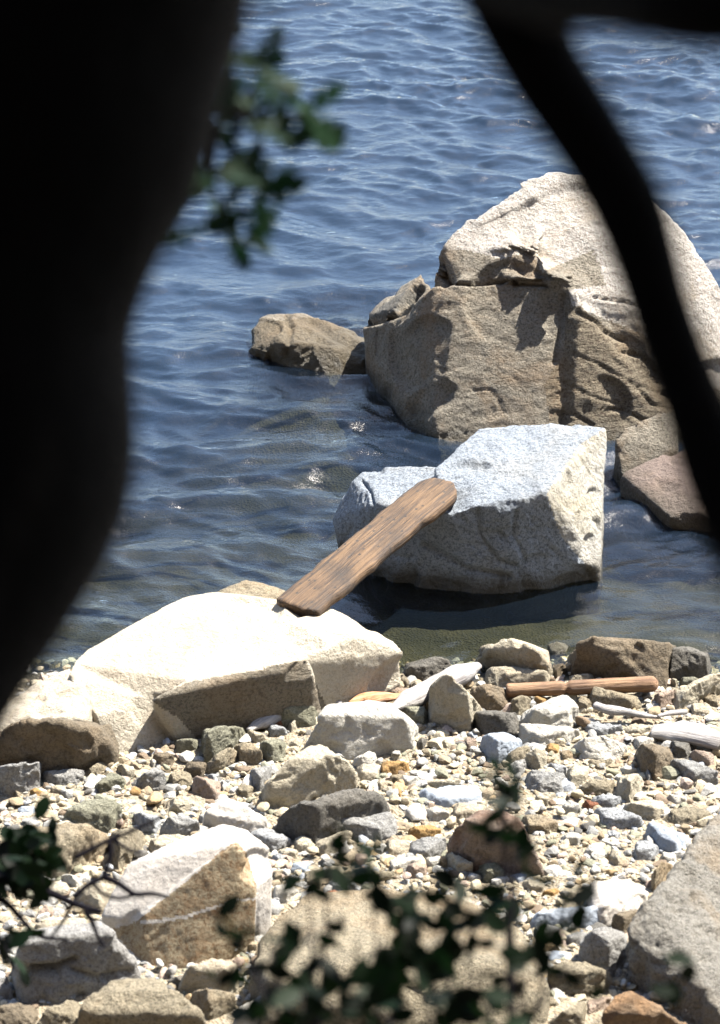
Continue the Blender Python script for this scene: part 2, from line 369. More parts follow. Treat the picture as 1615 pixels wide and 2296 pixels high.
# ------------------------------------------------------------------ water: real waves, one sheet
wx = axis([(-150, -20, 10), (-20, -4.6, 0.8), (-4.6, 4.6, 0.024), (4.6, 20, 0.8), (20, 150, 10)])
wy = axis([(14.4, 31, 0.021), (31, 45, 0.7), (45, 400, 12)])
X, Y = np.meshgrid(wx, wy)
near = smooth(5.5, 4.6, np.abs(X))*smooth(33, 30.8, Y)
wxp = X+0.35*n2(X, Y, 21, 0.7)+0.10*n2(X, Y, 22, 2.5); wyp = Y+0.30*n2(X, Y, 23, 0.8)+0.10*n2(X, Y, 24, 2.3)
H = np.zeros_like(X)
for k in range(80):
    lam = 0.12*(8.0**rng.random()); th = rng.normal(0.2, 0.5); ph = rng.random()*6.283
    a = 0.0082*lam**1.12*(0.5+rng.random())
    c = np.sin(2*math.pi/lam*(wxp*math.sin(th)+wyp*math.cos(th))+ph)
    env = np.clip(0.55+1.6*n2(X*0.55+k*3.1, Y*1.0, 60+k, 0.9/(lam+0.25)), 0, 2) if k % 2 == 0 else 0.7
    H += a*env*(c+0.22*np.cos(4*math.pi/lam*(wxp*math.sin(th)+wyp*math.cos(th))+2*ph+math.pi/2))
gust = 0.95+0.5*n2(X*0.6, Y, 31, 0.5)
H = H*gust
g1 = np.clip(0.9+1.2*n2(X*0.5, Y, 43, 1.1), 0.1, 2)
H += g1*(0.0128*(1-2*np.abs(n2(wxp*0.62, wyp*1.35+0.25*X, 41, 4.6)))+0.0058*(1-2*np.abs(n2(wxp*.65+.3*wyp, wyp*1.3, 42, 10)))+0.0018*(1-2*np.abs(n2(wxp*.5, wyp*1.3, 44, 19))))
pool = np.exp(-(((X-0.75)/1.3)**2+((Y-16.4)/0.9)**2))
calm = 1-0.78*np.clip(pool*1.2, 0, 1); H = H*calm*near
H += 0.0012*np.sin(2*math.pi/0.17*np.hypot(X-1.35, (Y-16.9)))*np.exp(-np.hypot(X-1.35, Y-16.9)/0.8)
Z = H
depth = np.clip(Z-tg(X, Y), 0, 5)
V = np.stack([X, Y, Z], -1).reshape(-1, 3); nx, ny = len(wx), len(wy); idx = np.arange(nx*ny).reshape(ny, nx)
F = np.stack([idx[:-1, :-1], idx[:-1, 1:], idx[1:, 1:], idx[1:, :-1]], -1).reshape(-1, 4)
m, t, b = new_mat('lake_water'); t.nodes.remove(b); out = t.nodes['Material Output']
g = t.nodes.new("ShaderNodeNewGeometry"); at = t.nodes.new("ShaderNodeAttribute"); at.attribute_name = 'depth'
vm = mapping(t, g.outputs['Position'], (6, 11, 1), (0, 0, R(8)))
hh = mathn(t, 'ADD', mathn(t, 'MULTIPLY', noise(t, vm, 1.0, 6, 0.62, 0.6), 1.0), mathn(t, 'MULTIPLY', noise(t, vm, 4.5, 4, 0.6, 0.3), 0.22))
cm = t.nodes.new('ShaderNodeAttribute'); cm.attribute_name = 'calm'; hh = mathn(t, 'MULTIPLY', hh, cm.outputs['Fac'])
bp = nd(t, "ShaderNodeBump", Strength=0.4, Distance=0.035); t.links.new(hh, bp.inputs['Height'])
body = nd(t, "ShaderNodeBsdfDiffuse"); body.inputs[0].default_value = (0.010, 0.019, 0.035, 1)
tr = nd(t, "ShaderNodeBsdfTransparent"); tr.inputs[0].default_value = (0.76, 0.78, 0.66, 1)
mx = t.nodes.new("ShaderNodeMixShader")
op = ramp(t, at.outputs['Fac'], [(0.0, (0.02,)*3), (0.3, (0.2,)*3), (0.6, (0.7,)*3), (0.9, (0.97,)*3)])
t.links.new(op, mx.inputs[0]); t.links.new(tr.outputs[0], mx.inputs[1]); t.links.new(body.outputs[0], mx.inputs[2])
gl = nd(t, "ShaderNodeBsdfGlossy", Roughness=0.055); t.links.new(bp.outputs[0], gl.inputs['Normal']); gl.inputs[0].default_value = (1.0, 0.985, 0.975, 1)
fr = nd(t, "ShaderNodeFresnel", IOR=1.5); t.links.new(bp.outputs[0], fr.inputs['Normal'])
mx2 = t.nodes.new("ShaderNodeMixShader"); t.links.new(fr.outputs[0], mx2.inputs[0]); t.links.new(mx.outputs[0], mx2.inputs[1]); t.links.new(gl.outputs[0], mx2.inputs[2])
t.links.new(mx2.outputs[0], out.inputs[0])
wo = mesh_obj('water', V, F, m, center=False); tag(wo, kind='structure')
a = wo.data.attributes.new('calm', 'FLOAT', 'POINT'); a.data.foreach_set('value', calm.ravel())
a = wo.data.attributes.new('depth', 'FLOAT', 'POINT'); a.data.foreach_set('value', depth.ravel())

# ------------------------------------------------------------------ the big boulders
def pts(K, L, water=False, sink=0.0, dz=0.0):
    r = []
    for q in L:
        u, v = K(q[:2]); vb = K((q[0], q[2]))[1] if len(q) > 2 else v
        r.append(P(u, v, vb, dz, water, 0.35 if len(q) < 3 else 0.0))
    return r
LM = []            # landmarks: (centre u, v, phrase)
def landmark(K, u, v, phrase): LM.append((*K((u, v)), phrase))
# big weathered boulder out in the water
A_lower = pts(FULL, [(960, 634, 898), (1275, 652, 912), (975, 1040), (1240, 1050), (830, 855), (822, 735, 842), (812, 765), (1200, 580, 870), (1000, 625, 900), (1250, 900), (1000, 850), (1275, 1040)], True)
A_dome = pts(FULL, [(962, 600, 881), (985, 570, 876), (1012, 530, 863), (1090, 460, 828), (1180, 402, 808), (1235, 388, 798), (1320, 384, 798), (1420, 402, 798), (1530, 512, 828), (1610, 640, 874), (1680, 800, 904),
                     (1010, 634, 896), (1210, 642, 906), (1275, 655, 919), (1420, 690, 926), (1500, 770, 944), (1000, 900), (1660, 1000), (1500, 1000), (1280, 1000), (1300, 820), (1560, 860)], True)
A_right = pts(FULL, [(1277, 656, 920), (1330, 668, 910), (1425, 690, 900), (1470, 750, 900), (1300, 690, 935), (1340, 712, 935), (1400, 770, 930), (1470, 832, 920), (1530, 885, 915), (1640, 900, 900), (1250, 1030), (1280, 1045), (1500, 1020), (1640, 1020), (1600, 860, 880), (1262, 820, 945)], True)
A_lobe = pts(FULL, [(815, 722, 800), (850, 682, 800), (900, 645, 800), (955, 612, 830), (960, 640, 850), (925, 668, 860), (850, 715, 850), (820, 740, 850), (830, 850), (950, 850), (900, 770)], True)
A_step = pts(FULL, [(1275, 652, 910), (1250, 700, 917), (1245, 800, 932), (1275, 830, 952), (1300, 700, 927), (1240, 1040), (1300, 1040), (1275, 1000)], True)
A_knob = pts(FULL, [(1198, 492, 808), (1215, 484, 800), (1290, 488, 800), (1300, 520, 823), (1285, 535, 843), (1215, 530, 843), (1200, 520, 838), (1240, 640, 926), (1300, 640, 926), (1215, 600, 911)], True)
A_ledge = pts(FULL, [(1120, 580, 866), (1150, 572, 861), (1205, 575, 861), (1215, 628, 916), (1170, 622, 916), (1120, 605, 901), (1210, 640, 916), (1130, 630, 906)], True)
A_top = pts(FULL, [(1050, 500, 834), (1130, 448, 812), (1200, 420, 809), (1240, 470, 834), (1205, 560, 894), (1140, 560, 884), (1060, 560, 874)], True)
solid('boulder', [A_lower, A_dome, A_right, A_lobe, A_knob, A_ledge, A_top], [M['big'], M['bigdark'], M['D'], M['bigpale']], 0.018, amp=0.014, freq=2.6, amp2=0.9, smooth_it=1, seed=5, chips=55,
      carve=[([(958, 606), (985, 598), (1000, 630)], 12, 0.10), ([(1000, 632), (1060, 636), (1130, 632), (1225, 641)], 3.5, 0.06), ([(1130, 592), (1150, 580), (1165, 606), (1205, 628)], 5, 0.022), ([(1210, 565), (1203, 600), (1216, 630)], 4, 0.02),
             ([(1264, 665), (1262, 700), (1252, 760), (1243, 810)], 7, 0.035), ([(1295, 700), (1340, 722), (1360, 745), (1400, 765)], 5, 0.03), ([(1400, 790), (1440, 800), (1490, 850)], 5, 0.03), ([(1280, 790), (1340, 815), (1420, 860), (1500, 890)], 3, 0.012), ([(1430, 870), (1460, 905), (1500, 915)], 4, 0.02), ([(1250, 850), (1330, 890), (1420, 915)], 3, 0.012), ([(1350, 915), (1400, 920), (1450, 945)], 4, 0.025), ([(1240, 925), (1290, 930), (1330, 955)], 4, 0.02),
             ([(1062, 877), (1095, 872), (1118, 892), (1128, 925)], 3, 0.010), ([(815, 722), (850, 715), (905, 695), (942, 650)], 7, 0.10), ([(1330, 664), (1400, 675), (1450, 690)], 3, 0.03)],
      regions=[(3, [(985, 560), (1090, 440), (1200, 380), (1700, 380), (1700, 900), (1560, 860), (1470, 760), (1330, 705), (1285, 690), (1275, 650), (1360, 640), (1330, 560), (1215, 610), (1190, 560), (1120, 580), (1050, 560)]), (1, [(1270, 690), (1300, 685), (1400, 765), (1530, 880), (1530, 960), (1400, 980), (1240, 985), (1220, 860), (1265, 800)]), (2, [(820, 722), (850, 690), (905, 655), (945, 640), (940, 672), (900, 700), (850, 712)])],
      info=dict(label='huge cracked tan boulder standing in the lake behind the blue-grey block', cat='boulder'))
solid('boulder', [pts(FULL, [(556, 768, 790), (566, 725, 770), (600, 705, 752), (680, 702, 748), (740, 728, 762), (830, 758, 778), (870, 800, 830), (860, 880), (790, 840), (700, 818), (650, 826), (590, 812), (556, 790), (640, 770, 815), (560, 760)], True)],
      [M['big'], M['lowwet']], 0.014, amp=0.02, freq=2.6, amp2=0.6, smooth_it=1, carve=[([(640, 700), (655, 740), (640, 790)], 7, 0.035), ([(700, 720), (760, 760), (830, 790)], 12, 0.03)], regions=[(1, [(540, 740), (600, 722), (700, 712), (900, 740), (900, 920), (540, 920)])], info=dict(label='low brown rock tapering into the lake beside the huge boulder', cat='rock'))
solid('boulder', [pts(FULL, [(1380, 985, 1060), (1400, 960, 1050), (1470, 930, 1030), (1515, 920, 1020), (1520, 1010, 1060), (1395, 1062, 1085), (1375, 1080), (1400, 1100), (1530, 1060), (1530, 990), (1420, 1010)], True)],
      [M['big']], 0.018, amp=0.025, freq=3, info=dict(label='squat brown rock wedged under the right end of the huge boulder', cat='rock'))
solid('boulder', [pts(FULL, [(1392, 1062, 1100), (1450, 1035, 1085), (1530, 1000, 1060), (1640, 990, 1050), (1650, 1130, 1190), (1505, 1160, 1185), (1500, 1160), (1392, 1100), (1640, 1190), (1640, 1060), (1480, 1060, 1110)], True)],
      [granite('rose_granite', (0.26, 0.20, 0.175), stain_amt=0.2, speck=0.3)], 0.018, amp=0.02, freq=3, info=dict(label='pinkish slab dipping into the lake under the leaning dark stem', cat='rock'))
# split blue-grey block that carries the plank
B_r = pts(R2, [(520, 262, 600), (600, 200, 545), (690, 118, 465), (820, 103, 450), (1000, 88, 440), (1172, 112, 465), (1160, 380, 560), (570, 420, 738), (800, 408, 742), (850, 384, 734), (940, 358, 716), (1075, 180, 530),
               (1150, 698), (1040, 710), (900, 742), (740, 748), (560, 725), (1165, 560), (700, 560), (1000, 520, 705), (1150, 650, 690), (1090, 622, 705)], True)
B_l = pts(R2, [(205, 310, 560), (240, 280, 545), (340, 258, 535), (530, 260, 560), (620, 300, 600), (285, 400, 670), (330, 408, 695), (570, 420, 738), (130, 460, 580), (150, 500, 600), (175, 525, 600), (270, 662), (400, 705), (560, 725), (170, 600), (300, 560), (600, 560), (600, 720)], True)
solid('boulder', [B_r, B_l], [M['grey'], M['greysunlit']], 0.012, amp=0.030, regions=[(1, [R2(q) for q in ((945, 358), (1010, 270), (1078, 170), (1180, 100), (1190, 400), (1165, 720), (1145, 695), (1090, 622), (1000, 520))])], freq=2.6, amp2=0.5, smooth_it=1, seed=77, chips=60, carve=[([R2(q) for q in ((285, 400), (272, 350), (240, 310))], 3, 0.03), ([R2(q) for q in ((680, 420), (690, 520), (760, 620), (830, 640))], 5, 0.03), ([R2(q) for q in ((480, 560), (560, 600), (640, 650), (800, 680))], 6, 0.035), ([R2(q) for q in ((830, 430), (820, 520), (860, 600))], 5, 0.02), ([R2(q) for q in ((300, 560), (360, 600), (420, 610))], 5, 0.02)],
      info=dict(label='blue-grey split block in the shallows with the plank leaning on it', cat='boulder'))
landmark(R2, 700, 500, 'blue-grey block')
# bleached slab at the water's edge
C_top = pts(R3, [(278, 430, 640), (335, 380, 600), (520, 282, 530), (620, 222, 480), (700, 180, 450), (815, 158, 430), (1040, 200, 450), (1230, 212, 455), (1350, 270, 490), (1500, 350, 530), (1537, 388, 540), (1530, 445, 545), (1505, 535),
                 (1330, 582), (1240, 600), (1200, 440, 620), (1345, 330, 570), (1120, 424, 640), (720, 500, 700), (570, 572, 712), (765, 718), (1100, 650), (500, 700), (400, 560), (900, 460), (1400, 500), (450, 560, 690)])
C_flank = pts(R3, [(262, 470, 680), (280, 435, 640), (450, 480, 650), (570, 572, 712), (765, 718), (655, 770), (510, 808), (450, 775), (340, 640, 760), (300, 640), (400, 520, 700)])
C_front = pts(R3, [(720, 494, 700), (1000, 442, 672), (1120, 418, 660), (1170, 418, 655), (1185, 440, 660), (1240, 590), (1245, 600), (1180, 640), (1000, 680), (765, 722), (600, 560, 740), (580, 572, 740), (620, 640), (900, 560), (1100, 540)])
solid('boulder', [C_top, C_flank, C_front], [M['slab'], M['slabshade']], 0.015, amp=0.012, freq=2.0, amp2=0.6, smooth_it=1, seed=21, chips=34, regions=[(1, [R3(q) for q in ((575, 575), (620, 540), (720, 503), (1000, 450), (1122, 424), (1165, 425), (1195, 500), (1245, 600), (1000, 690), (765, 740), (680, 640))])],
      info=dict(label='sun-bleached slab boulder at the water edge under the lower end of the plank', cat='boulder'))
landmark(R3, 800, 450, 'bleached slab boulder')
solid('rock', [pts(R3, [(818, 162, 380), (860, 140, 370), (930, 113, 350), (1000, 128, 350), (1085, 152, 365), (1100, 200, 430), (1035, 212, 440), (900, 178, 410), (1035, 210, 420), (830, 300, 430), (1080, 320, 430), (930, 300, 380)])],
      [M['T']], 0.012, amp=0.01, freq=4, info=dict(label='thin tan wedge of rock behind the lower end of the plank', cat='rock'))
solid('boulder', [pts(R3, [(-60, 640, 760), (28, 590, 740), (60, 568, 720), (150, 500, 660), (262, 452, 630), (300, 520, 720), (330, 640, 790), (350, 540, 735), (390, 720), (200, 640, 800), (-60, 700, 800), (-60, 800), (340, 790), (300, 640), (-60, 660)])],
      [M['slab']], 0.015, amp=0.025, freq=3, seed=3, info=dict(label='pale domed boulder behind the dark brown rounded boulder', cat='boulder'))
landmark(R3, 150, 560, 'pale domed boulder')
# slab with the rust-stained face, low in the view
E1 = pts(R5, [(1022, 455, 860), (1062, 500, 870), (1100, 640, 885), (1097, 862, 905), (1085, 905), (940, 960), (735, 1058), (610, 945), (492, 832, 900), (600, 788, 920), (800, 622, 890), (940, 502, 870), (520, 820)])
E2 = pts(R5, [(432, 770, 880), (512, 622, 830), (560, 540, 800), (740, 452, 770), (860, 410, 760), (960, 374, 750), (1062, 398, 760), (1160, 480, 800), (1172, 520, 810), (1165, 700, 840), (1110, 858, 880), (1024, 458, 850), (1100, 640, 875), (1110, 700, 880), (600, 790, 915), (492, 832, 890), (480, 870), (1120, 880), (1160, 800), (600, 780), (900, 740)])
solid('boulder', [E1, E2], [M['pale'], M['rusted']], 0.013, amp=0.012, freq=2.5, amp2=0.5, smooth_it=1, seed=8, chips=8, regions=[(1, [R5(q) for q in ((1022, 450), (1064, 500), (1103, 640), (1100, 870), (1090, 930), (940, 990), (735, 1100), (600, 960), (480, 832), (600, 788), (800, 622), (940, 502))]), (0, [R5(q) for q in ((600, 792), (700, 782), (800, 762), (920, 728), (1000, 702), (1105, 690), (1105, 698), (1000, 712), (920, 740), (800, 778), (700, 798), (600, 806))])],
      info=dict(label='pale triangular slab whose front face is stained rusty brown', cat='boulder'))
landmark(R5, 850, 720, 'rust-stained triangular slab')
# ------------------------------------------------------------------ traced rocks
OUT = []           # outlines in full pixels, to keep small stones off them
AUTO = []
def inside(u, v, poly):
    c = False; n = len(poly)
    for i in range(n):
        (x1, y1), (x2, y2) = poly[i], poly[(i+1) % n]
        if (y1 > v) != (y2 > v) and u < (x2-x1)*(v-y1)/(y2-y1)+x1: c = not c
    return c
def rk(K, mat, outline, h=0.5, label=None, short=None, ridge=None, dz=0.0, amp=None, cat=None, lean=0.12, seed=None, sm=None, flat=0.85, carve=None):
    L = [K(p) for p in outline]; OUT.append(L)
    us = [p[0] for p in L]; vs = [p[1] for p in L]; Hh = max(vs)-min(vs); W = max(us)-min(us); cu = sum(us)/len(us)
    hp = h*Hh*1.15
    rr = random.Random(int(cu*7+vs[0]*3))
    def vbot(u):
        best = max(vs) if False else None
        for i in range(len(L)):
            (x1, y1), (x2, y2) = L[i], L[(i+1) % len(L)]
            if min(x1, x2) <= u <= max(x1, x2) and x1 != x2:
                y = y1+(y2-y1)*(u-x1)/(x2-x1)
                best = y if best is None else max(best, y)
        return best if best is not None else max(vs)
    Q = []
    for (u, v) in L:
        vb = min(v+hp, vbot(u))
        if vb-v < 0.06*Hh:                                           # a point of the lower outline
            Q.append(P(u, v, v, dz, sink=0.02)); uu = u+(cu-u)*0.16
            Q.append(P(uu, v, v-0.05*Hh, dz, sink=0.15))
            if ridge is None:
                f = flat*(0.75+0.45*rr.random())
                lift = hp*f*min(1.0, 0.45+0.65*max(0.0, 1-abs(u-cu)/(W*0.5+1e-6)) * 1.6)
                foot = v-lean*hp-0.04*Hh
                Q.append(P(uu, max(foot-lift, min(vs)+0.12*Hh), foot, dz))
        else:
            Q.append(P(u, v, vb, dz)); Q.append(P(u, vb, vb, dz, sink=0.12))
    if ridge:
        for q in ridge:
            u, v = K(q[:2]); foot = K((q[0], q[2]))[1] if len(q) > 2 else vbot(u)-0.06*Hh
            Q.append(P(u, v, foot, dz))
    size = W/FPX*17.0
    job = solid('x', [Q], [M[mat]] if isinstance(mat, str) else mat, max(size/50, 0.006) if W > 60 else max(size/24, 0.0045), amp=amp if amp is not None else size*0.045, freq=min(1.3/size+1.2, 11),
                amp2=0.5, smooth_it=sm if sm is not None else 1, seed=seed, carve=[([K(q) for q in l_], w_, d_) for l_, w_, d_ in (carve or [])])
    kind = 'boulder' if W > 190 else 'rock' if W > 62 else 'stone'
    job['name'] = kind; job['center'] = (cu, sum(vs)/len(vs)); job['w'] = W; job['asp'] = W/max(Hh, 1)
    if label:
        job['info'] = dict(label=label, cat=cat or kind)
        if short: LM.append((cu, sum(vs)/len(vs), short))
    else:
        job['colw'] = CW.get(mat, 'grey') if isinstance(mat, str) else 'grey'; AUTO.append(job)
    return job

rk(K0, 'N', [(-60, 230), (40, 190), (90, 160), (220, 120), (420, 150), (560, 190), (640, 230), (720, 310), (780, 400), (740, 430), (520, 490), (250, 500), (-60, 480)], 0.85, label='dark brown rounded boulder in front of the pale domed boulder', short='dark brown boulder', flat=1.0)
rk(K0, 'G', [(-30, 440), (40, 430), (130, 420), (250, 388), (277, 430), (250, 570), (170, 605), (60, 628), (-30, 600)], 0.75, label='grey-white topped angular rock in front of the dark brown boulder', short='angular grey rock', ridge=[(60, 480), (150, 490), (235, 510)])
rk(K0, 'G', [(260, 500), (300, 465), (380, 455), (480, 445), (540, 460), (545, 510), (500, 550), (380, 560), (280, 545)], label='long smooth grey rock lying below the dark brown boulder')
rk(K0, 'C', [(510, 390), (560, 300), (620, 290), (690, 330), (715, 370), (690, 400), (600, 440), (550, 470), (515, 440)], 0.6)
rk(K0, 'T', [(550, 500), (580, 440), (640, 400), (725, 410), (720, 450), (650, 490), (590, 510)])
rk(K0, 'E', [(600, 590), (640, 540), (720, 465), (790, 500), (830, 560), (800, 600), (650, 615)])
rk(K0, 'C', [(735, 420), (790, 408), (870, 450), (885, 490), (820, 520), (770, 480)])
rk(K0, 'G', [(830, 540), (940, 470), (1010, 430), (1060, 470), (1075, 520), (1050, 570), (940, 590), (840, 580)], 0.6, ridge=[(960, 490), (1000, 540)])
rk(K0, 'E', [(1120, 300), (1170, 255), (1240, 250), (1295, 290), (1275, 340), (1150, 355)], 0.7)
rk(K0, 'E', [(1290, 300), (1340, 210), (1430, 170), (1560, 180), (1600, 240), (1480, 340), (1400, 400), (1310, 410)], 0.7)
rk(K0, 'T', [(1320, 470), (1400, 390), (1480, 310), (1545, 380), (1540, 420), (1400, 477)], 0.6)
rk(K0, 'N', [(980, 380), (1060, 340), (1140, 335), (1130, 400), (1030, 425)])
rk(K0, 'N', [(1190, 440), (1230, 400), (1330, 405), (1350, 450), (1300, 490), (1200, 475)])
rk(K0, 'T', [(1080, 520), (1110, 480), (1180, 460), (1245, 490), (1230, 560), (1110, 575)])
rk(K0, 'P', [(1235, 560), (1270, 490), (1330, 520), (1440, 580), (1410, 650), (1330, 630), (1240, 605)], 0.5)
rk(K0, 'C', [(1050, 650), (1130, 630), (1260, 613), (1367, 640), (1300, 700), (1200, 727), (1080, 717)], 0.45, label='flat pointed cream stone with a tan underside', ridge=[(1130, 670), (1250, 680)])
rk(K0, 'E', [(395, 780), (450, 700), (550, 660), (660, 640), (760, 670), (800, 760), (740, 835), (480, 830)], 0.45, label='broad greenish tan rock low and rounded in the sandy gravel')
rk(K0, 'S', [(825, 750), (900, 725), (1000, 750), (1050, 800), (1000, 858), (900, 835)])
rk(K0, 'B', [(100, 730), (140, 690), (220, 690), (245, 720), (220, 757), (120, 752)])
rk(K0, 'O', [(185, 610), (230, 570), (290, 590), (280, 628), (215, 648)], 0.6)
rk(K0, 'C', [(310, 580), (360, 550), (430, 580), (425, 622), (330, 608)])
rk(K0, 'T', [(70, 620), (100, 580), (140, 620), (120, 652)])
rk(K0, 'B', [(705, 610), (760, 598), (820, 620), (780, 657), (710, 642)], 0.3)
rk(K0, 'O', [(820, 600), (870, 560), (925, 580), (910, 632), (840, 637)])
rk(K0, 'T', [(-60, 900), (40, 860), (150, 832), (400, 810), (580, 828), (720, 920), (620, 1010), (480, 1090), (380, 1160), (-60, 1170)], 0.5, label='broad speckled tan boulder behind the dark green sprig', short='broad tan boulder')
rk(K0, 'T', [(710, 900), (750, 860), (850, 820), (940, 900), (900, 990), (770, 1100), (720, 1060)], 0.5)
rk(K0, 'C', [(960, 930), (1020, 880), (1150, 870), (1230, 890), (1150, 960), (990, 985)], 0.35)
rk(K0, 'G', [(1020, 870), (1080, 760), (1180, 725), (1290, 790), (1290, 860), (1150, 885)], 0.5)
rk(K0, 'W', [(780, 690), (830, 685), (842, 730), (800, 742)])
rk(K0, 'W', [(1400, 530), (1440, 520), (1490, 570), (1440, 602)])
rk(K0, 'S', [(1330, 490), (1370, 478), (1415, 500), (1380, 528)])
rk(K0, 'C', [(440, 610), (480, 580), (530, 600), (520, 640), (460, 645)])
rk(K0, 'G', [(140, 640), (180, 620), (210, 660), (170, 690)])
rk(K0, 'P', [(40, 770), (70, 750), (105, 780), (80, 800), (40, 800)])
rk(K0, 'T', [(160, 790), (200, 750), (250, 770), (240, 830), (180, 830)])
rk(K0, 'W', [(960, 400), (985, 380), (1020, 410), (990, 430)])
rk(K4, 'pale', [(-150, 170), (-125, 80), (-64, 30), (0, -22), (150, 50), (260, 120), (282, 190), (200, 240), (0, 200)], 0.4, label='pale smooth slab tilted just behind the rust-stained slab', short='pale tilted slab')
rk(K4, 'S', [(120, 180), (300, 190), (430, 258), (432, 290), (300, 325), (200, 295)], 0.4)
# bottom-left group
rk(R5, 'G', [(48, 1010), (70, 940), (100, 880), (180, 830), (330, 800), (430, 798), (490, 840), (522, 930), (592, 980), (602, 1040), (500, 1085), (380, 1115), (250, 1145), (100, 1135), (60, 1085)], 0.6, label='large blue-grey boulder with a dark groove in the near corner', short='grooved grey boulder', ridge=[(140, 930), (330, 920), (480, 960), (110, 1010), (300, 1000)], amp=0.03, carve=[([(130, 1005), (240, 995), (320, 965)], 8, 0.07), ([(300, 1000), (420, 1040), (560, 1010)], 7, 0.03)])
rk(R5, 'T', [(325, 1290), (335, 1180), (380, 1110), (480, 1058), (660, 1043), (760, 1100), (870, 1190), (895, 1290)], 0.5, label='rounded tan boulder cut by the bottom of the view', short='rounded tan boulder', ridge=[(400, 1180), (620, 1170), (640, 1190), (850, 1230)])
rk(R5, 'T', [(130, 1290), (200, 1172), (290, 1138), (362, 1145), (345, 1290)])
rk(R5, 'C', [(758, 1095), (790, 1040), (815, 985), (920, 953), (1005, 990), (1037, 1050), (1022, 1120), (930, 1140)], 0.55, label='pale knobbly rock at the foot of the rust-stained slab', short='pale knobbly rock')
rk(R5, 'T', [(800, 1115), (900, 1082), (1012, 1108), (1017, 1180), (900, 1240), (830, 1170)], 0.6)
rk(R5, 'W', [(985, 1290), (1030, 1160), (1140, 1103), (1222, 1160), (1195, 1215), (1110, 1290)], 0.5)
rk(R5, 'D', [(718, 1070), (760, 1030), (805, 1012), (780, 1095)], 0.5)
rk(R5, 'E', [(45, 695), (100, 650), (180, 670), (185, 730), (70, 728)])
rk(R5, 'G', [(70, 785), (120, 740), (170, 752), (150, 795)])
rk(R5, 'P', [(150, 795), (190, 722), (242, 750), (225, 798)])
rk(R5, 'W', [(258, 620), (300, 583), (362, 640), (330, 672)])
rk(R5, 'C', [(190, 660), (240, 620), (310, 640), (300, 700), (210, 710)])
rk(R5, 'C', [(320, 690), (390, 630), (480, 635), (545, 700), (430, 775), (345, 735)], 0.5)
rk(R5, 'C', [(130, 835), (200, 795), (290, 775), (405, 800), (330, 850), (180, 860)], 0.4)
rk(R5, 'S', [(0, 840), (60, 828), (55, 885), (0, 900)])
rk(R5, 'N', [(-20, 1160), (80, 1145), (170, 1165), (150, 1290), (-20, 1290)], 0.5)
rk(R5, 'G', [(-20, 1040), (30, 1030), (60, 1120), (-20, 1130)], 0.5)
# middle
rk(K1, 'D', [(1140, 150), (1200, 105), (1370, 43), (1440, 60), (1477, 140), (1400, 205), (1300, 228), (1200, 195)], 0.6, label='black rounded rock at the water beside the bleached slab', short='black rock')
rk(K1, 'T', [(1108, 205), (1150, 155), (1202, 230), (1180, 262), (1120, 245)])
rk(K1, 'C', [(1190, 190), (1230, 200), (1300, 240), (1250, 272), (1200, 252)])
rk(K1, 'P', [(1050, 260), (1110, 238), (1230, 280), (1150, 310), (1060, 300)])
rk(R4, 'C', [(243, 380), (270, 330), (320, 290), (352, 298), (430, 370), (520, 460), (475, 500), (462, 560), (400, 572), (258, 522)], 0.75, label='upright cream three-sided block next to the white driftwood', short='three-sided block', ridge=[(350, 312, 520), (340, 410, 530), (370, 480, 540), (430, 540, 556)], amp=0.012)
rk(K1, 'E', [(1130, 385), (1170, 368), (1290, 370), (1325, 450), (1290, 495), (1240, 485), (1160, 445)])
rk(K1, 'W', [(503, 645), (560, 500), (620, 420), (660, 350), (800, 345), (950, 328), (1080, 350), (1170, 440), (1260, 500), (1267, 560), (1220, 645), (1050, 672), (860, 697), (800, 702), (700, 660)], 0.6, label='blazing white topped block with a shaded grey front', short='white-topped block', ridge=[(640, 435), (730, 530, 650), (850, 572, 660), (1000, 597), (1150, 620), (1215, 600)], amp=0.014)
rk(K1, 'E', [(270, 480), (400, 380), (530, 268), (645, 350), (590, 490), (400, 505), (300, 500)], 0.6)
rk(K1, 'R', [(270, 470), (300, 435), (370, 445), (400, 480), (330, 505)], dz=0.02)
rk(K1, 'C', [(125, 590), (150, 513), (250, 540), (290, 600), (200, 620)])
rk(K1, 'S', [(232, 510), (290, 476), (380, 500), (412, 548), (300, 565)])
rk(K1, 'C', [(400, 500), (450, 448), (492, 490), (430, 545)])
rk(K1, 'C', [(370, 575), (470, 568), (520, 620), (490, 670), (400, 650)])
rk(K1, 'E', [(213, 640), (255, 592), (350, 578), (412, 640), (375, 740), (300, 763), (240, 722)], 0.6, label='round lichened stone beside the pale pyramid rock', sm=5)
rk(K1, 'T', [(33, 610), (130, 598), (240, 650), (245, 750), (170, 772), (90, 755), (60, 690)], 0.55)
rk(K1, 'C', [(220, 915), (290, 840), (420, 705), (560, 620), (620, 608), (760, 690), (830, 770), (872, 850), (850, 895), (700, 940), (560, 968), (470, 990), (300, 1010), (250, 980)], 0.55, label='bright cream pyramid-shaped rock behind the dark speckled boulder', short='pale pyramid rock', ridge=[(330, 840, 930), (470, 962, 975), (700, 915, 935), (850, 860, 890), (600, 800, 950)])
rk(K1, 'G', [(150, 840), (190, 768), (280, 748), (360, 770), (310, 850), (225, 915), (170, 885)], 0.5)
rk(K4, 'D', [(285, 192), (340, 120), (400, 48), (520, 8), (800, -45), (930, -62), (1010, -30), (1075, 70), (1060, 110), (760, 180), (650, 235), (580, 285), (430, 245)], 0.6, label='dark speckled boulder with a white lit top in the gravel', short='dark speckled boulder', ridge=[(370, 85, 215), (600, 40, 260), (800, 30, 190), (940, 0, 150), (1020, 30, 110)])
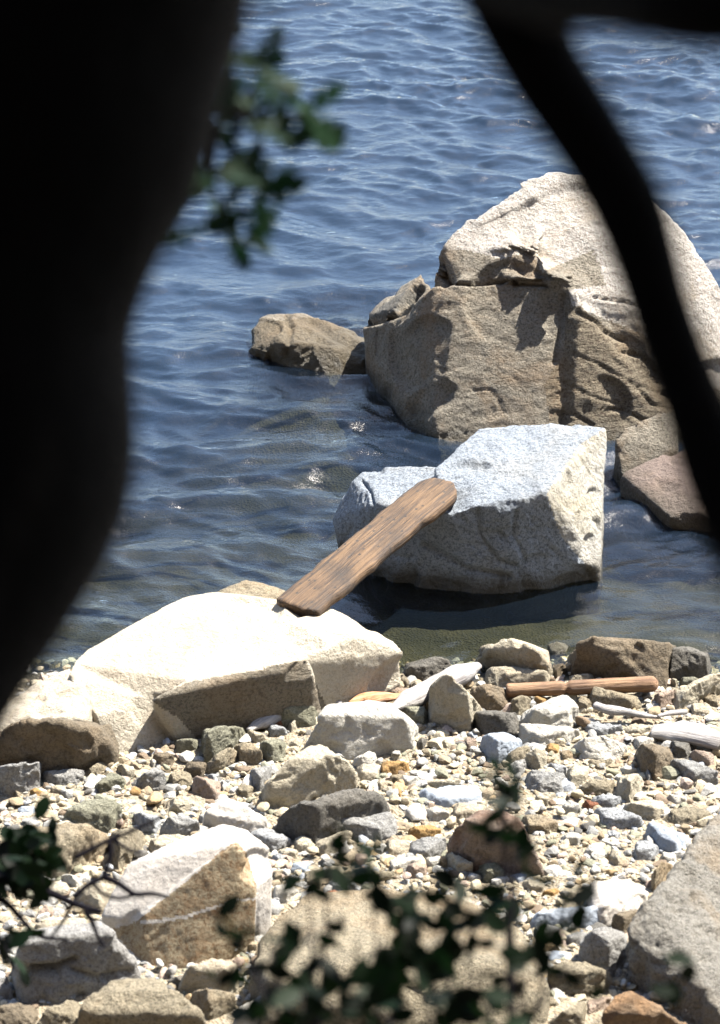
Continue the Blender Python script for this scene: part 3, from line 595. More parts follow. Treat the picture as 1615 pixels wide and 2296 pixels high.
rk(K4, 'G', [(680, 175), (740, 125), (900, 110), (1060, 88), (1122, 140), (1112, 220), (1020, 262), (850, 240), (710, 230)], 0.45)
rk(K1, 'W', [(820, 735), (880, 690), (930, 653), (984, 700), (965, 745), (880, 765)], 0.55)
rk(K1, 'C', [(840, 795), (900, 735), (1012, 770), (992, 835), (880, 845)])
rk(K1, 'O', [(1000, 775), (1060, 720), (1160, 718), (1202, 770), (1110, 808), (1010, 825)])
rk(K1, 'W', [(1110, 880), (1150, 808), (1250, 815), (1257, 885), (1180, 910)])
rk(K1, 'C', [(960, 875), (1010, 828), (1062, 880), (1005, 910)])
rk(K1, 'C', [(1010, 922), (1060, 880), (1112, 900), (1060, 950)])
rk(K1, 'O', [(1095, 935), (1130, 893), (1157, 920), (1132, 972)])
rk(K1, 'B', [(1228, 940), (1300, 908), (1450, 885), (1600, 878), (1690, 910), (1665, 970), (1560, 1003), (1440, 1022), (1280, 988)], 0.3, label='flat blue-grey slab stone in the middle of the gravel', short='flat blue-grey slab')
rk(K1, 'W', [(1290, 1055), (1360, 1008), (1450, 1040), (1457, 1105), (1340, 1110)])
rk(K1, 'C', [(1470, 1055), (1520, 988), (1615, 1000), (1700, 1040), (1640, 1115), (1480, 1115)])
rk(K1, 'C', [(1250, 882), (1330, 850), (1530, 833), (1542, 880), (1400, 900)], 0.5)
rk(K1, 'T', [(1050, 862), (1070, 810), (1150, 798), (1182, 830), (1120, 865)])
rk(K1, 'T', [(1300, 552), (1330, 543), (1377, 620), (1330, 625)])
rk(K1, 'C', [(1370, 622), (1420, 578), (1520, 580), (1512, 642), (1430, 655)])
rk(K1, 'P', [(1518, 625), (1560, 563), (1625, 570), (1635, 640), (1570, 650)])
rk(K1, 'D', [(1228, 625), (1270, 560), (1322, 600), (1280, 655)])
rk(K1, 'T', [(60, 900), (120, 870), (200, 905), (150, 940), (90, 935)], 0.4)
# right, by the pool
rk(K2, 'C', [(20, 255), (120, 160), (270, 88), (340, 108), (430, 150), (500, 250), (542, 330), (480, 390), (300, 330), (100, 300)], 0.65, label='pale pointed rock at the pool edge behind the three-sided block', short='pale pointed rock')
rk(K2, 'C', [(80, 345), (150, 268), (300, 265), (480, 300), (535, 345), (500, 400), (240, 410), (100, 390)], 0.55)
rk(K2, 'N', [(-10, 440), (70, 380), (180, 400), (262, 480), (240, 545), (120, 548), (0, 480)], 0.5)
rk(K2, 'N', [(618, 205), (700, 108), (800, 78), (950, 120), (1080, 150), (1290, 118), (1350, 130), (1300, 330), (1250, 430), (1100, 350), (880, 350), (650, 340)], 0.7, label='long brown rock with a dark triangular left face at the pool edge', short='long brown rock', ridge=[(860, 150, 350), (950, 215, 355), (1050, 320, 350), (1250, 160, 360), (1120, 200, 345)], amp=0.02)
rk(K2, 'D', [(1290, 310), (1310, 148), (1400, 138), (1520, 200), (1562, 280), (1545, 345), (1400, 375), (1290, 368)], 0.65, label='dark brown block at the pool edge near the right border', short='dark shore block')
rk(K2, 'E', [(488, 165), (560, 108), (650, 118), (625, 205), (520, 215)], 0.5)
rk(K2, 'N', [(520, 285), (600, 248), (632, 320), (560, 365)], 0.6)
rk(K2, 'C', [(630, 365), (680, 325), (760, 316), (822, 355), (780, 395), (640, 405)], 0.6)
rk(K2, 'G', [(818, 355), (850, 303), (892, 305), (897, 355)], 0.7)
rk(K2, 'C', [(1278, 385), (1310, 343), (1347, 370), (1330, 412)], 0.6)
rk(K2, 'E', [(1350, 385), (1380, 338), (1450, 335), (1492, 370), (1440, 418), (1370, 418)], 0.6)
rk(K2, 'T', [(750, 475), (800, 398), (900, 430), (1030, 480), (1115, 520), (1050, 555), (850, 545), (770, 530)], 0.5)
rk(K2, 'P', [(1178, 505), (1220, 438), (1330, 413), (1392, 440), (1300, 520), (1220, 555)])
rk(K2, 'C', [(1300, 515), (1400, 430), (1560, 330), (1640, 300), (1640, 430), (1450, 520), (1330, 565)], 0.45, label='long pale rock sloping in from the right border', short='long pale rock')
rk(K2, 'C', [(1408, 555), (1440, 508), (1520, 503), (1577, 560), (1560, 615), (1440, 605)])
rk(K2, 'T', [(1500, 455), (1590, 430), (1610, 540), (1520, 520)])
rk(K2, 'T', [(258, 565), (280, 480), (330, 453), (412, 480), (392, 560), (320, 593), (265, 585)], 0.7)
rk(K2, 'O', [(400, 525), (420, 458), (522, 465), (470, 545)])
rk(K2, 'W', [(308, 625), (420, 550), (540, 478), (620, 453), (692, 520), (702, 600), (650, 668), (500, 668), (360, 655)], 0.5, label='white angular rock in front of the brown wooden post', short='white angular rock')
rk(K2, 'C', [(520, 465), (600, 423), (692, 440), (705, 500), (610, 500)])
rk(K2, 'T', [(690, 500), (740, 465), (800, 520), (760, 560), (700, 550)])
rk(K2, 'D', [(8, 620), (50, 568), (140, 553), (250, 570), (322, 640), (312, 725), (200, 720), (90, 715), (30, 675)], 0.6, label='dark speckled rock between the three-sided block and the pale flat rock', short='dark speckled rock')
rk(K2, 'W', [(308, 705), (330, 640), (500, 653), (700, 678), (727, 720), (620, 765), (450, 785), (340, 748)], 0.45, label='long flat white rock right of the dark speckled rock', short='long flat white rock')
rk(K2, 'B', [(63, 785), (110, 708), (220, 698), (332, 750), (333, 800), (260, 862), (180, 885), (100, 855)], 0.55, label='rounded light blue-grey rock above the dangling dark leaves', short='blue-grey rock')
rk(K2, 'S', [(738, 675), (820, 623), (980, 650), (1002, 700), (830, 715)], 0.4)
rk(K2, 'C', [(980, 690), (1050, 640), (1180, 650), (1200, 690), (1080, 720)], 0.4)
rk(K2, 'W', [(648, 785), (740, 728), (860, 718), (1012, 770), (1017, 830), (940, 885), (740, 895), (680, 845)], 0.6, label='flat white-topped rock with a grey shaded front', short='flat white-topped rock', ridge=[(690, 805), (800, 830), (960, 830)])
rk(K2, 'N', [(1068, 835), (1110, 768), (1180, 773), (1290, 830), (1322, 880), (1255, 1005), (1200, 1022), (1110, 975), (1080, 905)], 0.6, label='dark three-cornered rock near the right border', short='dark three-cornered rock')
rk(K2, 'D', [(1250, 795), (1310, 750), (1400, 760), (1442, 820), (1410, 885), (1330, 875)], 0.5)
rk(K2, 'G', [(1268, 925), (1310, 868), (1450, 880), (1600, 945), (1610, 1035), (1450, 1055), (1350, 1015), (1280, 985)], 0.5, label='smooth grey rock running off the right border', short='smooth grey rock')
rk(K2, 'P', [(1408, 865), (1450, 808), (1540, 820), (1590, 880), (1560, 935), (1440, 890)])
rk(K2, 'W', [(1048, 765), (1110, 718), (1232, 750), (1180, 790), (1090, 815)])
rk(K2, 'C', [(1200, 740), (1300, 700), (1440, 740), (1460, 800), (1380, 790), (1280, 770)], 0.4)
rk(K2, 'C', [(340, 905), (360, 830), (430, 788), (492, 820), (495, 900), (482, 955), (400, 935)], 0.65, ridge=[(430, 850), (470, 930)])
rk(K2, 'T', [(233, 875), (300, 798), (370, 778), (402, 830), (345, 900), (260, 905)])
rk(K2, 'S', [(488, 945), (520, 888), (622, 910), (622, 975), (560, 988)], 0.5)
rk(K2, 'G', [(350, 1005), (400, 938), (560, 950), (632, 1020), (600, 1085), (450, 1095), (360, 1065)], 0.5)
rk(K2, 'T', [(718, 905), (780, 868), (917, 863), (917, 925), (830, 950)], 0.4)
rk(K2, 'T', [(688, 1075), (780, 998), (870, 988), (942, 1040), (932, 1092), (780, 1100)], 0.5)
rk(K2, 'C', [(618, 985), (680, 898), (782, 950), (740, 1035), (640, 1048)])
rk(K2, 'C', [(943, 1055), (990, 980), (1080, 963), (1128, 1010), (1100, 1095), (1030, 1155), (950, 1115)], 0.55, label='cream rounded rock with a grey speckled side')
rk(K2, 'G', [(263, 975), (290, 878), (352, 868), (372, 940), (320, 978)])
rk(K2, 'O', [(488, 805), (520, 763), (582, 790), (572, 845), (500, 835)])
rk(K2, 'T', [(568, 835), (640, 808), (692, 860), (600, 885)])
rk(K2, 'W', [(960, 950), (1010, 905), (1075, 930), (1080, 965), (1000, 975)])
rk(K2, 'G', [(1110, 960), (1150, 930), (1200, 1000), (1150, 1030)])
# gravel, right of centre
rk(K5, 'R', [(718, 222), (750, 158), (832, 190), (832, 222), (770, 243)], 0.6)
rk(K5, 'S', [(780, 152), (860, 130), (970, 133), (992, 180), (920, 215), (840, 213)])
rk(K5, 'W', [(588, 222), (640, 163), (700, 188), (722, 230), (670, 258), (610, 248)])
rk(K5, 'C', [(408, 165), (450, 113), (540, 110), (562, 160), (500, 198), (430, 193)])
rk(K5, 'C', [(978, 225), (1040, 180), (1180, 158), (1282, 210), (1272, 280), (1190, 305), (1080, 275)], 0.45)
rk(K5, 'S', [(778, 275), (830, 213), (960, 213), (1090, 270), (1127, 330), (1080, 355), (880, 355), (830, 325)], 0.45, label='flattish white speckled stone between the rusty stone and the blue stone', short='white speckled stone')
rk(K5, 'B', [(1128, 405), (1158, 308), (1200, 308), (1330, 370), (1412, 440), (1402, 490), (1340, 528), (1230, 495), (1140, 435)], 0.4, label='angular light blue stone beside the sloping slab boulder', short='angular blue stone')
rk(K5, 'S', [(1048, 525), (1080, 428), (1130, 428), (1232, 500), (1180, 555), (1070, 568)], 0.5)
rk(K5, 'W', [(1223, 545), (1250, 498), (1342, 530), (1330, 565), (1250, 572)])
rk(K5, 'T', [(1238, 305), (1300, 230), (1400, 203), (1550, 240), (1590, 280), (1500, 335), (1330, 340)], 0.4)
rk(K5, 'W', [(1250, 175), (1290, 123), (1380, 143), (1412, 180), (1340, 213)])
rk(K5, 'W', [(728, 525), (790, 438), (890, 448), (882, 520), (780, 550)])
rk(K5, 'C', [(878, 545), (920, 478), (970, 488), (1017, 570), (960, 608), (900, 585)])
rk(K5, 'W', [(578, 425), (640, 368), (700, 378), (747, 430), (700, 458), (620, 450)])
rk(K5, 'C', [(418, 445), (460, 408), (502, 430), (480, 468), (430, 463)])
rk(K5, 'C', [(478, 405), (530, 383), (552, 420), (500, 435)])
rk(K5, 'W', [(988, 635), (1030, 603), (1092, 630), (1060, 663), (1000, 663)])
rk(K5, 'T', [(330, 300), (360, 260), (430, 250), (560, 300), (600, 360), (480, 390), (380, 380)], 0.35)
rk(K5, 'G', [(580, 290), (640, 262), (690, 280), (670, 310), (600, 312)])
rk(K5, 'C', [(1000, 400), (1040, 385), (1080, 415), (1040, 435)])
rk(K5, 'S', [(870, 380), (930, 355), (980, 400), (940, 430), (890, 420)])
rk(K5, 'twotone', [(-155, 505), (-115, 370), (-40, 290), (80, 228), (200, 228), (310, 290), (380, 420), (460, 540), (502, 650), (400, 668), (200, 610), (0, 612), (-100, 570)], 0.6, label='red-brown rounded boulder behind the dangling dark leaves', short='red-brown boulder', ridge=[(-60, 420, 560), (100, 400, 590), (280, 440, 610), (400, 560, 640)])
rk(K4, 'O', [(1178, 220), (1220, 170), (1340, 163), (1402, 190), (1402, 228), (1250, 258), (1190, 243)], 0.5, label='bright orange-brown oval stone near the red-brown boulder', short='orange oval stone')
rk(K4, 'G', [(1178, 315), (1290, 240), (1432, 240), (1432, 330), (1360, 385), (1290, 403), (1200, 375)], 0.45)
rk(K4, 'C', [(1040, 305), (1060, 258), (1192, 260), (1192, 345), (1060, 355)], 0.4)
rk(K4, 'P', [(1168, 455), (1220, 403), (1312, 430), (1300, 485), (1210, 495)])
rk(K4, 'C', [(1413, 385), (1470, 338), (1602, 410), (1602, 475), (1500, 485)])
rk(K4, 'W', [(1288, 400), (1370, 358), (1412, 380), (1390, 425), (1330, 445)])
rk(K4, 'W', [(1050, 420), (1120, 360), (1240, 380), (1290, 400), (1180, 450), (1080, 470)], 0.4)
rk(K4, 'C', [(568, 315), (700, 228), (800, 193), (842, 220), (770, 285), (640, 355)], 0.4)
rk(K4, 'C', [(438, 265), (510, 233), (572, 290), (562, 335), (460, 335)])
rk(K4, 'C', [(338, 345), (400, 308), (492, 320), (460, 365), (370, 370)])
rk(K4, 'B', [(408, 485), (440, 408), (520, 398), (562, 450), (520, 495)], 0.5)
rk(K4, 'P', [(348, 465), (390, 413), (432, 440), (410, 485)], 0.6)
rk(K4, 'S', [(298, 385), (340, 343), (377, 370), (350, 425)])
rk(K4, 'P', [(370, 395), (400, 363), (447, 390), (420, 433)])
rk(K4, 'W', [(298, 605), (330, 558), (420, 543), (482, 590), (482, 635), (400, 685), (310, 675)])
rk(K4, 'T', [(300, 500), (330, 450), (370, 480), (370, 540), (320, 555)])
rk(K4, 'T', [(500, 500), (600, 450), (650, 500), (620, 560), (520, 560)])
rk(K4, 'S', [(640, 540), (740, 510), (840, 540), (880, 600), (700, 610)])
rk(K4, 'R', [(588, 665), (640, 608), (700, 583), (782, 590), (792, 635), (640, 668)], 0.6, label='rusty red wedge stone on top of the mottled central boulder', dz=0.12)
# near, behind the leaves
rk(FULL, 'T', [(555, 2330), (560, 2200), (580, 2110), (625, 2058), (700, 2010), (830, 1998), (950, 2008), (1060, 2020), (1130, 2058), (1190, 2120), (1222, 2200), (1228, 2330)], 0.17, label='big mottled tan boulder behind the dark leafy shrub', short='mottled tan boulder', ridge=[(600, 2190, 2300), (700, 2110, 2230), (850, 2150, 2240), (1000, 2110, 2220), (1130, 2160, 2270)], amp=0.045)
rk(K6, 'nearslab', [(990, 800), (1000, 650), (1010, 560), (1180, 320), (1300, 180), (1400, 60), (1440, 0), (1580, -180), (1800, -300), (1900, 800), (1800, 1250), (1560, 1160), (1400, 990), (1150, 855), (1110, 925), (1020, 893)], 0.24,
   label='great sloping tan slab boulder filling the near right corner', short='sloping slab boulder', ridge=[(1120, 640, 780), (1200, 520, 680), (1300, 840, 990), (1420, 520, 700), (1500, 700, 880), (1540, 930, 1110)], amp=0.055)
rk(K6, 'rb', [(840, 1200), (855, 1060), (950, 950), (1020, 903), (1070, 940), (1110, 990), (1300, 1080), (1400, 1140), (1400, 1200)], 0.5, label='orange-brown rock under the sloping slab boulder', short='orange-brown rock')
rk(K6, 'G', [(700, 710), (710, 600), (790, 533), (880, 508), (1002, 570), (1012, 650), (992, 775), (900, 830), (760, 800)], 0.6, label='grey upright block beside the sloping slab boulder', short='grey upright block')
rk(K6, 'T', [(488, 875), (510, 780), (600, 738), (720, 718), (850, 780), (932, 880), (880, 925), (740, 970), (560, 960)], 0.5)
rk(K6, 'B', [(473, 665), (540, 660), (600, 678), (667, 700), (662, 728), (510, 758), (488, 745)], 0.4, label='small bright blue three-cornered stone beside the mottled boulder')
rk(K6, 'pale', [(740, 300), (780, 210), (1030, 198), (1172, 300), (1165, 350), (1100, 385), (900, 440), (860, 485), (780, 475), (745, 380)], 0.3, label='flat pale grey slab leading to the sloping slab boulder', short='flat pale slab')
rk(K6, 'B', [(375, 465), (440, 408), (700, 368), (880, 385), (880, 450), (800, 490), (600, 500), (400, 510)], 0.45)
rk(K6, 'N', [(908, 490), (940, 418), (1100, 398), (1132, 380), (1085, 475), (990, 548)], 0.5)
rk(K6, 'G', [(408, 525), (500, 488), (582, 510), (582, 565), (500, 605), (430, 580)])
rk(K6, 'P', [(478, 615), (600, 588), (612, 622), (540, 665)])
rk(K6, 'G', [(608, 590), (700, 538), (780, 538), (710, 610), (640, 630)])
rk(K6, 'T', [(470, 1180), (600, 1050), (740, 978), (752, 1060), (735, 1180)], 0.5)
rk(K6, 'C', [(150, 1200), (170, 1060), (260, 1038), (380, 1070), (445, 1130), (420, 1200)], 0.5)
rk(K6, 'T', [(1150, 275), (1200, 130), (1240, 78), (1332, 90), (1310, 165), (1240, 250), (1180, 303)], 0.6)
rk(K6, 'E', [(28, 140), (110, 98), (170, 88), (242, 170), (220, 215), (100, 210)])
rk(K6, 'E', [(73, 285), (130, 228), (220, 238), (242, 300), (170, 335)])
rk(K6, 'C', [(323, 225), (380, 198), (492, 260), (480, 285), (380, 280)])
rk(K6, 'O', [(453, 315), (480, 268), (560, 253), (592, 290), (540, 325)])
rk(K6, 'B', [(248, 195), (320, 158), (365, 168), (372, 203), (310, 233)])
rk(K6, 'P', [(750, 1010), (900, 958), (932, 980), (850, 1060), (760, 1090)], 0.5)
rk(K6, 'T', [(358, 985), (560, 963), (682, 960), (560, 1055), (400, 1060)], 0.5)
rk(K6, 'C', [(-200, 360), (-80, 320), (60, 330), (40, 420), (-160, 440)], 0.4)
finish_solids()

# ------------------------------------------------------------------ small stones: ten shapes, copied
def pebble_shape(seed, sub=3):
    bm = bmesh.new(); bmesh.ops.create_icosphere(bm, subdivisions=sub, radius=1)
    co = np.array([v.co for v in bm.verts]); r = np.random.default_rng(seed)
    for _ in range(12):                                               # flats knocked off by random planes
        n = r.normal(size=3); n /= np.linalg.norm(n); d = 0.5+0.32*r.random()
        s = co@n; co = co-np.outer(np.clip(s-d, 0, 9), n)*0.97
    co *= 1+0.08*fbm(co*1.7, 3, seed)[:, None]+(0.035*fbm(co*6, 2, seed+4)[:, None] if sub > 2 else 0)
    co *= np.array([1, 0.6+0.35*r.random(), 0.42+0.3*r.random()])
    F = [[v.index for v in f.verts] for f in bm.faces]; bm.free(); return co, F
gran_t = granite('small_stone', (0.62, 0.62, 0.62), stain_amt=0.12, speck=0.35, tint=True, bump=0.35, scale=0.12)
shapes = []
for k in range(10):
    co, F = pebble_shape(100+k)
    me = bpy.data.meshes.new('stone'); me.from_pydata(co.tolist(), [], F); me.materials.append(gran_t)
    me.polygons.foreach_set('use_smooth', [True]*len(me.polygons)); shapes.append(me)
PAL = [('white', (1.0, .98, .92), 8), ('cream', (.95, .83, .60), 11), ('tan', (.62, .50, .33), 5), ('grey', (.58, .58, .56), 5), ('blue-grey', (.66, .71, .79), 1.5), ('dark grey', (.25, .24, .22), 2), ('brown', (.36, .26, .17), 2), ('ochre', (.80, .58, .32), .7), ('pinkish', (.85, .66, .54), 2), ('greenish grey', (.50, .50, .36), 3)]
pw = np.array([p[2] for p in PAL]); pw = pw/pw.sum()
n_st = 0; tries = 0; placed = []
while n_st < 215 and tries < 20000:
    tries += 1
    u = random.uniform(0, 1615); v = random.uniform(1540, 2280)
    rpx = (12+25*random.random()**1.4)*(0.8+0.4*(v-1540)/740)
    if any(inside(u+dx, v+dy, L) for L in OUT for dx, dy in ((0, 0), (rpx*.7, 0), (-rpx*.7, 0), (0, rpx*.5), (0, -rpx*.6))): continue
    if inside(u, v, [(0, 1500), (0, 1640), (160, 1680), (300, 1700), (450, 1640), (760, 1575), (910, 1560), (910, 1400), (0, 1400)]): continue
    if inside(u, v, [(250, 2060), (330, 1900), (520, 1840), (610, 1900), (600, 2100), (400, 2200)]): continue
    if any((u-a)**2+((v-b_)*1.5)**2 < (rpx+c)**2*0.8 for a, b_, c in placed): continue
    placed.append((u, v, rpx)); n_st += 1
    x, y, z = ground(u, v); r = rpx/FPX*y/c0
    o = bpy.data.objects.new('stone', random.choice(shapes)); COL.objects.link(o)
    o.location = (x, y, z+0.03-r*0.06); o.scale = (r, r, r*random.uniform(0.9, 1.2)); o.rotation_euler = (random.uniform(-.3, .3), random.uniform(-.3, .3), random.uniform(0, 6.28))
    c = PAL[rng.choice(len(PAL), p=pw)]; k = random.uniform(0.85, 1.1); o.color = (*[min(q*k, 1) for q in c[1]], 1)
    AUTO.append(dict(obj=o, center=(u, v), w=rpx*2, asp=random.choice([1.2, 1.6]), colw=c[0], small=True))
# labels of the plain stones: colour, size and where they lie from a landmark
bins = {}
ORD = ['nearest', 'second nearest', 'third nearest', 'fourth nearest', 'fifth nearest', 'sixth nearest', 'seventh nearest', 'eighth nearest', 'ninth nearest', 'tenth nearest']
for j in AUTO:
    u, v = j['center']; L = min(LM, key=lambda q: (q[0]-u)**2+(q[1]-v)**2); dx, dy = u-L[0], v-L[1]
    rel = ('right of' if dx > 0 else 'left of') if abs(dx) > abs(dy) else ('in front of' if dy > 0 else 'behind')
    sz_ = 'small' if j['w'] < 45 else 'mid-sized' if j['w'] < 95 else 'large'
    sh = 'flat' if j['asp'] > 2 else 'chunky' if j['asp'] < 1.25 else 'uneven'
    if j.get('small'): sh = 'loose'
    kind = 'stone' if j['w'] < 62 else 'rock' if j['w'] <= 190 else 'boulder'
    j['kind_'] = kind
    bins.setdefault((sz_, j['colw'], sh, kind, rel, L[2]), []).append(((dx*dx+dy*dy), j))
for (sz_, cw, sh, kind, rel, ph), lst in bins.items():
    lst.sort(key=lambda q: q[0])
    for i, (_, j) in enumerate(lst):
        base = f'{sz_} {sh} {cw} {kind} {rel} the {ph}'
        lab = base if len(lst) == 1 else f'{ORD[min(i, 9)]} {base}'
        tag(j['obj'], lab, kind, 'small stones scattered over the beach' if kind == 'stone' else 'rocks strewn over the beach')
# gravel: thousands of pebbles nobody could count
gm, t, b = new_mat('gravel'); g = t.nodes.new("ShaderNodeNewGeometry")
st = []; acc = 0
for nme, c, wgt in PAL:
    st.append((acc, tuple(q*0.30 for q in c))); acc += wgt/sum(p[2] for p in PAL)
col = ramp(t, g.outputs['Random Per Island'], st, 'CONSTANT')
sp = ramp(t, noise(t, g.outputs['Position'], 120, 3, 0.7), [(0.38, (0.55,)*3), (0.55, (1.1,)*3)])
t.links.new(mix(t, 1.0, col, sp, 'MULTIPLY'), b.inputs['Base Color']); b.inputs['Roughness'].default_value = 0.85
bp = nd(t, "ShaderNodeBump", Strength=0.4, Distance=0.01); t.links.new(noise(t, g.outputs['Position'], 70, 4), bp.inputs['Height']); t.links.new(bp.outputs[0], b.inputs['Normal'])
small = [pebble_shape(300+k, 2) for k in range(12)]
VV, FF, off = [], [], 0
NP = 12500
py = 15.75-(15.75-11.4)*rng.random(NP)**0.9; pxx = (rng.random(NP)*2-1)*(0.16*py+0.5)
r = 0.011+0.030*rng.random(NP)**2.0; r = np.where(rng.random(NP) < 0.17, r+0.034*rng.random(NP)+0.008, r)
pz = tg(pxx, py)+0.035*n2(pxx, py, 3, 2.2)+0.02*n2(pxx, py, 4, 6)
for k in range(NP):
    co, F = small[k % 12]; a = rng.random()*6.283; ca, sa = math.cos(a), math.sin(a)
    q = co*r[k]; q = np.stack([q[:, 0]*ca-q[:, 1]*sa, q[:, 0]*sa+q[:, 1]*ca, q[:, 2]+rng.normal()*0.1*q[:, 0]], 1)
    VV.append(q+np.array([pxx[k], py[k], pz[k]+r[k]*0.12])); FF.append(np.array(F)+off); off += len(co)
go = mesh_obj('gravel', np.concatenate(VV), np.concatenate(FF).tolist(), gm, center=False, smooth_=False); tag(go, 'loose gravel of mixed pale pebbles between the rocks', 'gravel', kind='stuff')

# ------------------------------------------------------------------ timber
def frame_obj(name, A, B, side, V, F, mat):
    """object whose local X runs A->B and local Y lies along side"""
    A = np.array(A); B = np.array(B); x = B-A; L = np.linalg.norm(x); x = x/L; y = np.array(side, float); y = y-x*(y@x); y /= np.linalg.norm(y); z = np.cross(x, y)
    if z[2] < 0: y = -y; z = -z
    me = bpy.data.meshes.new(name); me.from_pydata(np.asarray(V).tolist(), [], F); me.materials.append(mat); me.polygons.foreach_set('use_smooth', [True]*len(me.polygons)); me.update()
    o = bpy.data.objects.new(name, me); COL.objects.link(o)
    o.matrix_world = Matrix(((x[0], y[0], z[0], A[0]), (x[1], y[1], z[1], A[1]), (x[2], y[2], z[2], A[2]), (0, 0, 0, 1))); return o
def board(L, W, T, seed, nx=90, ny=14, rough=0.012, ends=(0.03, 0.13)):
    """weathered board: closed box skin, edges gnawed and top rippled"""
    ring = [(-.5+i/ny, 1) for i in range(ny+1)]+[(.5, 0.0)]+[(.5-i/ny, -1) for i in range(ny+1)]+[(-.5, 0.0)]
    V = []
    for i in range(nx+1):
        s = i/nx
        for (a, h) in ring: V.append((s*L, a*W, h*T/2))
    V = np.array(V); x, y, z = V[:, 0].copy(), V[:, 1].copy(), V[:, 2].copy(); s = x/L
    q = np.stack([x*3, y*3, z*0], 1)
    side = np.sign(y)*(np.abs(y)/(W/2))**6
    ed = fbm(np.stack([x*6, np.sign(y)*3, x*0], 1), 4, seed)
    V[:, 1] += side*rough*2.2*ed
    rnd = lambda e, r: np.sqrt(np.clip(1-np.clip(1-e/r, 0, 1)**2, 0, 1))
    k = np.minimum(rnd(s*L, ends[0])*0.3+0.7, rnd((1-s)*L, ends[1])*0.75+0.25)
    V[:, 1] *= k; V[:, 2] *= np.minimum(1, 0.55+0.45*k)
    V[:, 2] -= np.sign(z)*T*0.16*(np.abs(y)/(W/2))**8
    V[:, 2] += (z > 0)*0.006*(1-2*np.abs(fbm(np.stack([x*1.5, y*26, x*0], 1), 3, seed+3)))+0.006*fbm(q, 3, seed+5)
    V[:, 0] += np.where(s > 0.97, -1, np.where(s < 0.03, 1, 0))*0.02*fbm(np.stack([y*20, z*5, z*0], 1), 3, seed+7)
    n = len(ring); F = []
    for i in range(nx):
        for j in range(n):
            F.append([i*n+j, i*n+(j+1) % n, (i+1)*n+(j+1) % n, (i+1)*n+j])
    F.append(list(range(n))[::-1]); F.append([nx*n+j for j in range(n)]); return V, F
def topz(x, y, lo=0.0):
    """height of what stands at x, y"""
    dg = bpy.context.evaluated_depsgraph_get(); hit, loc, *_ = S.ray_cast(dg, Vector((x, y, 6)), Vector((0, 0, -1)))
    return loc.z if hit else lo
bpy.context.view_layer.update()
def surf(u, v):
    dg = bpy.context.evaluated_depsgraph_get(); d = ray(u, v); hit, loc, *_ = S.ray_cast(dg, Vector((0, 0, CAMZ)), Vector(d).normalized())
    return np.array(loc)
a0 = surf(672, 1375); b0 = surf(980, 1117)
print('plank', a0, b0)
pa, pb = a0+np.array([0, 0, 0.05]), b0+np.array([0, 0, 0.045])
dirn = (pb-pa)/np.linalg.norm(pb-pa)
V_, F_ = board(np.linalg.norm(pb-pa)+0.16, 0.295, 0.075, 5, rough=0.010)
PL = frame_obj('plank', pa-dirn*0.05, pb+dirn*0.1, (1, -0.6, 0), V_, F_, M['plank'])
tag(PL, 'thick weathered brown plank bridging the bleached slab and the blue-grey block', 'plank')

def tube(path, radii, nseg=12, seed=0, rough=0.0, flat=1.0):
    path = np.array(path, float); n = len(path); V = []; F = []
    tang = np.gradient(path, axis=0); tang /= np.linalg.norm(tang, axis=1)[:, None]
    up = np.array([0, 0, 1.0]) if abs(tang[0, 2]) < 0.9 else np.array([1.0, 0, 0])
    for i in range(n):
        a = np.cross(tang[i], up); a /= np.linalg.norm(a)+1e-9; bb = np.cross(a, tang[i])
        for j in range(nseg):
            th = 2*math.pi*j/nseg; V.append(path[i]+radii[i]*(a*math.cos(th)+bb*flat*math.sin(th)))
    V = np.array(V)
    if rough:
        c = np.repeat(path, nseg, 0); V = V+(V-c)*(rough*fbm(V*6+seed, 3, seed))[:, None]
    for i in range(n-1):
        for j in range(nseg):
            F.append([i*nseg+j, i*nseg+(j+1) % nseg, (i+1)*nseg+(j+1) % nseg, (i+1)*nseg+j])
    F.append(list(range(nseg))[::-1]); F.append([(n-1)*nseg+j for j in range(nseg)]); return V, F
def resample(pts_, n):
    p = np.array(pts_, float); d = np.r_[0, np.cumsum(np.linalg.norm(np.diff(p, axis=0), axis=1))]; s = np.linspace(0, d[-1], n)
    q = np.stack([np.interp(s, d, p[:, k]) for k in range(p.shape[1])], 1)
    for _ in range(2):
        q[1:-1] = (q[:-2]+2*q[1:-1]+q[2:])/4
    return q
